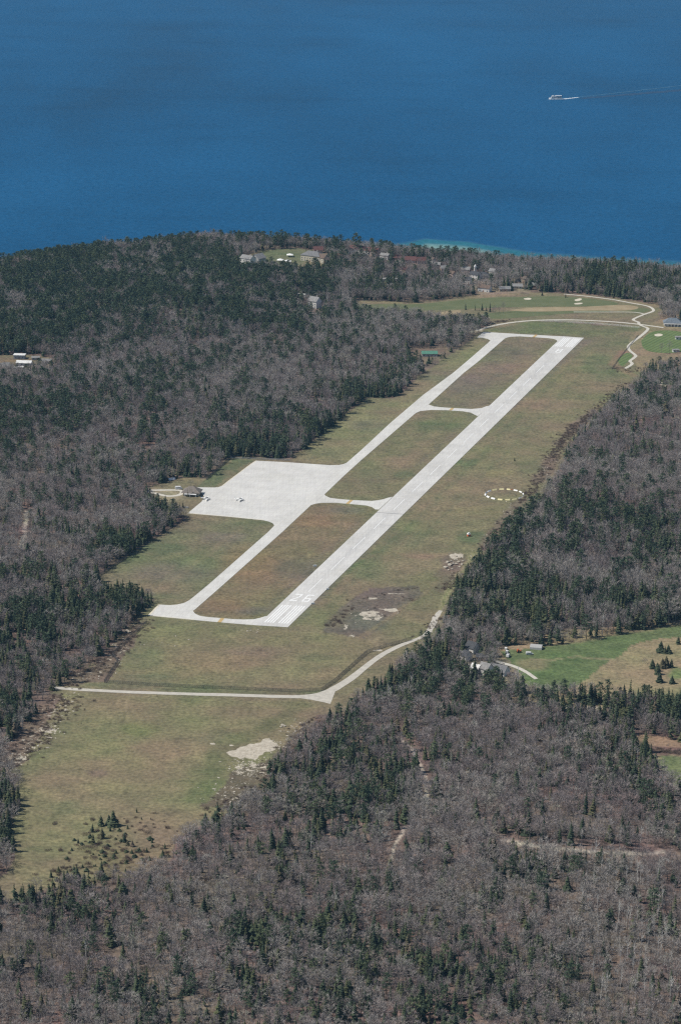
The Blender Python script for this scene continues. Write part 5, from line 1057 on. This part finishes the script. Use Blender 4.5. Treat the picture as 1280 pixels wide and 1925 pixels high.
# scrub under the trees, along the wood's edge and over the cleared ground
def plant_brush():
    P = []
    zones = [([(265, 1165), (225, 1215), (180, 1265), (120, 1292)], 12, 260), ([(135, 1308), (85, 1370), (20, 1440)], 15, 300), ([(600, 1350), (540, 1410), (490, 1480), (400, 1530)], 10, 260), ([(905, 1036), (945, 992), (985, 944), (1012, 905), (1042, 860), (1062, 822), (1115, 775), (1180, 720)], 8, 700), ([(1035, 860), (1060, 825), (1110, 780)], 9, 260), ([(840, 1110), (870, 1075)], 8, 60), ([(620, 1180), (640, 1160)], 6, 30), ([(640, 1160), (680, 1120), (780, 1105)], 6, 24), ([(700, 1165), (760, 1120)], 14, 14), ([(1150, 690), (1185, 700), (1210, 690)], 8, 50), ([(1225, 1410), (1290, 1415)], 6, 70), ([(920, 605), (960, 603)], 6, 40), ([(340, 970), (310, 965)], 5, 20), ([(680, 590), (800, 598), (920, 604)], 8, 160), ([(790, 1200), (830, 1160)], 7, 40), ([(130, 1600), (200, 1590), (310, 1610)], 26, 70, 1.35), ([(100, 1640), (220, 1635), (300, 1620)], 16, 60, 1.35), ([(180, 1560), (290, 1545)], 20, 30, 1.35)]
    ZS = []
    for zn in zones:
        pts, w, n = zn[:3]; ZS += [zn[3] if len(zn) > 3 else 1.0] * n
        Q = GA(pts); seg = np.hypot(*np.diff(Q, axis=0).T); cum = np.r_[0, np.cumsum(seg)]
        for _ in range(n):
            t = random.random() * cum[-1]; P.append((np.interp(t, cum, Q[:, 0]) + random.gauss(0, w * .5), np.interp(t, cum, Q[:, 1]) + random.gauss(0, w * .5)))
    # undergrowth in the woods near the camera
    n0 = 9000; a = (rng.random(n0) - .5) * math.radians(17); r = 1150 + 1100 * rng.random(n0) ** .8; X = r * np.sin(a); Y = r * np.cos(a); ok = ~is_open(X, Y)
    for T_, w in TRAILS: ok &= dist_line(X, Y, T_) > w
    P += list(zip(X[ok], Y[ok])); P = np.array(P)
    pav = np.zeros(len(P), bool)
    n = len(P); s = .35 + .7 * rng.random(n) ** 1.5; s[:len(ZS)] *= np.array(ZS); S = np.c_[s * (1 + .4 * rng.random(n)), s, s * .9]; rot = np.zeros((n, 3)); rot[:, 2] = rng.random(n) * 6.28
    stuff_trees("undergrowth", np.c_[P, height(P[:, 0], P[:, 1])], S, rot, rng.integers(0, 3, n), KINDS["brush_col"], "leafless brown brush along the wood edges and under the trees", "brush")
plant_brush()

# trees that stand clear of the woods
def lone(u, v, knd, hgt, label, group=None, slim=1.0, var=None, name=None):
    x, y = G(u, v); z = float(height(x, y)); base = {"spruce": 10.0, "pine": 14.0, "hardwood": 12.0, "poplar": 12.0}[knd]; s = hgt / base
    nm = name or {"spruce": "spruce_tree", "pine": "pine_tree", "hardwood": "bare_hardwood_tree", "poplar": "poplar_tree"}[knd]
    return one_tree(nm, knd, random.randrange(6) if var is None else var, (x, y, z - .05), random.random() * 6.28, (s * slim, s * slim, s), label, "tree", group)
random.seed(5)
lone(967, 866, "spruce", 3.6, "single small spruce alone on the grass right of the runway", slim=1.3)
for u, v, h in [(213, 1553, 11), (205, 1550, 7), (190, 1553, 7.5), (174, 1565, 6), (175, 1587, 7), (192, 1577, 8), (207, 1563, 5), (257, 1528, 3.2), (234, 1583, 6), (249, 1592, 4.5), (240, 1590, 4)]: lone(u, v, "spruce", h, "young spruce in the loose clump at the bottom of the lower field", "young spruces in the lower field", 1.5)
for u, v, h in [(147, 1586, 3.5), (240, 1559, 3), (266, 1541, 1.8), (283, 1541, 1.6), (286, 1585, 3), (262, 1601, 3.2), (276, 1603, 3.5), (248, 1605, 3), (218, 1605, 3), (237, 1624, 3.5), (255, 1612, 2.6), (281, 1618, 3.2), (310, 1596, 4), (306, 1612, 5), (236, 1640, 3), (218, 1638, 3), (175, 1608, 2), (200, 1612, 2), (135, 1600, 2.5), (155, 1632, 2.5), (180, 1630, 2.2), (96, 1650, 4.5), (110, 1640, 4), (190, 1645, 3)]: lone(u, v, "spruce", h, "tiny spruce dotted over the scrubby bottom of the lower field", "tiny spruces in the scrub", 1.6)
for k in range(34):
    a_, b_ = random.gauss(225, 55), random.gauss(1606, 24)
    lone(a_, b_, "spruce", random.uniform(1.4, 3.0), "low round juniper in the scrub at the bottom of the lower field", "junipers in the scrub", random.uniform(2.0, 3.2), 8, "juniper_bush")
for u, v, h in [(1242, 1226, 9), (1256, 1228, 7), (1250, 1229, 6), (1252, 1255, 9.5), (1245, 1256, 8), (1262, 1255, 7), (1226, 1257, 8), (1236, 1268, 9), (1240, 1283, 8.5), (1263, 1285, 6.5), (1275, 1211, 6.5), (1235, 1262, 7)]: lone(u, v, "spruce", h, "bushy dark spruce standing on the tan meadow at the right", "spruces on the tan meadow", 1.75)
lone(1212, 1247, "hardwood", 5, "low round leafless bush tree on the tan meadow", slim=1.5)
for u, v, h in [(875, 582, 9), (893, 583, 8), (900, 584, 5), (914, 584, 6.5), (921, 586, 12), (906, 583, 9)]: lone(u, v, "spruce", h, "dark upright conifer on the golf course left of the tan rough", "conifers on the golf course", .75)
lone(1019, 555, "spruce", 5, "small dark conifer at the far end of the fairway", slim=1.2); lone(1063, 559, "spruce", 6, "dark conifer beside the pair of bunkers", slim=1.3)
for u, v, h in [(930, 588, 13), (938, 588, 12), (946, 587, 14), (926, 590, 11)]: lone(u, v, "hardwood", h, "thin leafless tree right of the golf course conifers", "leafless trees on the fairway", .6)
for u, v, h in [(530, 467, 25), (575, 471, 22), (592, 470, 21), (641, 476, 25), (628, 475, 21), (668, 476, 27), (675, 477, 23), (738, 487, 21), (775, 491, 19), (840, 497, 19), (787, 492, 17), (920, 505, 19), (700, 481, 18)]: lone(u, v, "pine", h, "tall pine rising against the lake on the shore skyline", "tall pines on the shore skyline", .85)
lone(770, 1412, "pine", 12.5, "large dark green pine at the top of the pale trail", slim=1.25); lone(912, 1368, "pine", 12, "large bushy pine in the wood below the hamlet", slim=1.45)
for u, v, h in [(98, 812, 15), (85, 800, 12), (142, 806, 13), (57, 814, 12), (36, 826, 11), (82, 850, 13), (26, 780, 17)]: lone(u, v, "pine", h, "dark pine standing out of the pale wood left of the apron", "pines above the left wood", 1.0)
for u, v, h in [(1243, 664, 13), (1258, 664, 14)]: lone(u, v, "hardwood", h, "bare tree between the striped green and the right wood", "bare trees by the striped green", .7)
for u, v, h in [(353, 934, 7.5), (361.5, 933, 7)]: lone(u, v, "spruce", h, "slim dark cedar against the terminal roof", "slim cedars at the terminal", .5, 3)
lone(359, 913, "hardwood", 6, "small round bare tree behind the terminal", slim=1.2)
for u, v, h in [(318, 958, 6), (325, 960, 7), (332, 960, 7), (338, 957, 6), (344, 955, 6)]: lone(u, v, "spruce", h, "dark spruce in the group between terminal and apron corner", "spruces beside the apron corner", 1.1)
lone(791, 1200, "pine", 6, "low spreading pine where the road meets the boulder track", slim=1.3)

# ------------------------------------------------------------------ ferry and wake
bx, by = G(1044.5, 185.5, LAKE_Z); ex, ey = G(1280, 163.0, LAKE_Z)
hd = math.atan2(by - ey, bx - ex)
hd = math.radians(183.0)
F = empty("ferry_boat", (bx, by, LAKE_Z), hd); tag(F, "white passenger ferry with two decks crossing the blue lake", "ferry")
L_ = 28.0; W_ = 8.0
def hullring(xx, hw, z0, z1): return [(xx, -hw, z1), (xx, -hw * .82, z0), (xx, hw * .82, z0), (xx, hw, z1)]
mb = MB(); mb.loft([hullring(-14, 3.6, -1, 2.0), hullring(-6, 4, -1, 2.0), hullring(5, 3.9, -1, 2.3), hullring(10, 2.6, -.8, 2.8), hullring(13.6, .25, .3, 3.3)]); mb.build("hull", M['whitep'], F)
mb = MB(); mb.box((-1.5, 0, 3.5), (20, 6.6, 2.4)); cab = mb.build("cabin", M['whitep'], F)
for q in (-1, 1):
    for k in range(7): mb = MB(); mb.box((-9.6 + k * 2.7, q * 3.33, 3.7), (1.9, .1, 1.1)); mb.build("window", M['glass'], cab)
mb = MB(); mb.box((-1.5, 0, 4.85), (21, 7.0, .25)); mb.build("upper_deck", WALL['grey'], F)
mb = MB(); mb.box((5.6, 0, 6.1), (4.2, 5.0, 2.3)); wh = mb.build("wheelhouse", M['whitep'], F); mb = MB(); mb.box((7.75, 0, 6.4), (.12, 4.4, 1.0)); mb.build("window", M['glass'], wh)
mb = MB(); mb.box((-5, 0, 7.3), (13, 6.2, .25)); can = mb.build("canopy", M['whitep'], F)
for xx in (-11, -5, 1):
    for q in (-1, 1): mb = MB(); mb.tube((xx, q * 2.9, 4.9), (xx, q * 2.9, 7.2), .1, .1, 5); mb.build("post", M['steel'], can)
mb = MB(); mb.tube((4.5, 0, 7.2), (4.3, 0, 11), .12, .06, 5); mb.box((4.4, 0, 9.4), (.1, 2.2, .1)); mb.build("mast", M['steel'], F)
mb = MB(); mb.tube((-12, 0, 4.9), (-12.6, 0, 8), .5, .45, 8, cap=True); mb.build("funnel", M['blue'], F)
def wake():
    W = MB(); a = math.atan2(ey - by, ex - bx); d = Vector((math.cos(a), math.sin(a), 0)); nrm = Vector((-d.y, d.x, 0)); o = Vector((bx, by, LAKE_Z)) + Vector((math.cos(hd) * -13, math.sin(hd) * -13, 0))
    def arm(t0, t1, off0, off1, w0, w1, m, z, n=40, wob=.5):
        pts = []
        for k in range(n + 1):
            t = t0 + (t1 - t0) * k / n; c = o + d * t + nrm * (off0 + (off1 - off0) * k / n + random.gauss(0, wob)); w = (w0 + (w1 - w0) * k / n) * random.uniform(.6, 1.3); pts += [tuple(c + nrm * w + Vector((0, 0, z))), tuple(c - nrm * w + Vector((0, 0, z)))]
        W.add(pts, [(2 * k, 2 * k + 1, 2 * k + 3, 2 * k + 2) for k in range(n)], m)
    arm(0, 45, 0, 3, 3.6, 2.4, 0, .22); arm(43, 460, 3, 34, 1.6, 2.2, 1, .2, 110, 1.0); arm(40, 460, -11, -38, 9, 14, 2, .10, 80, 1.0)
    W.v = [(p[0], p[1], p[2]) for p in W.v]
    tag(W.build("wake", [M['foam'], M['slick'], M['smooth']]), "pale foaming wake trailing behind the ferry", "wake", kind="stuff")
    B = MB(); c, s_ = math.cos(hd), math.sin(hd)
    for q in (-1, 1):
        pts = []
        for k in range(13):
            t = k / 12; xx = 14.5 - 28 * t; yy = q * (.4 + 4.6 * min(1, t * 1.6)); w = 1.3 * (1 - .5 * t)
            for e in (0, 1): p = (xx, yy + q * e * w); pts.append((bx + p[0] * c - p[1] * s_, by + p[0] * s_ + p[1] * c, LAKE_Z + .25))
        B.add(pts, [(2 * k, 2 * k + 1, 2 * k + 3, 2 * k + 2) for k in range(12)])
    tag(B.build("bow_wave", [M['foam']]), "white bow wave along the ferry's hull", "wake", kind="stuff")
wake()

# ------------------------------------------------------------------ haze: the air between the camera and the far shore
HAZE = 0.00002
if HAZE:
    mb = MB(); mb.box((0, 29000, 320), (90000, 72000, 780)); hz = mb.build("haze", [])
    hm = bpy.data.materials.new("pale_air"); hm.use_nodes = True; n = hm.node_tree.nodes; n.clear(); out = n.new('ShaderNodeOutputMaterial'); pv = n.new('ShaderNodeVolumePrincipled')
    pv.inputs['Color'].default_value = (0.34, 0.66, 1.0, 1); pv.inputs['Density'].default_value = HAZE; pv.inputs['Anisotropy'].default_value = 0.0
    hm.node_tree.links.new(pv.outputs[0], out.inputs['Volume']); hz.data.materials.clear(); hz.data.materials.append(hm); hz.data.polygons.foreach_set('material_index', [0] * 6)
    tag(hz, "thin blue spring haze over island and lake", "haze", kind="stuff")
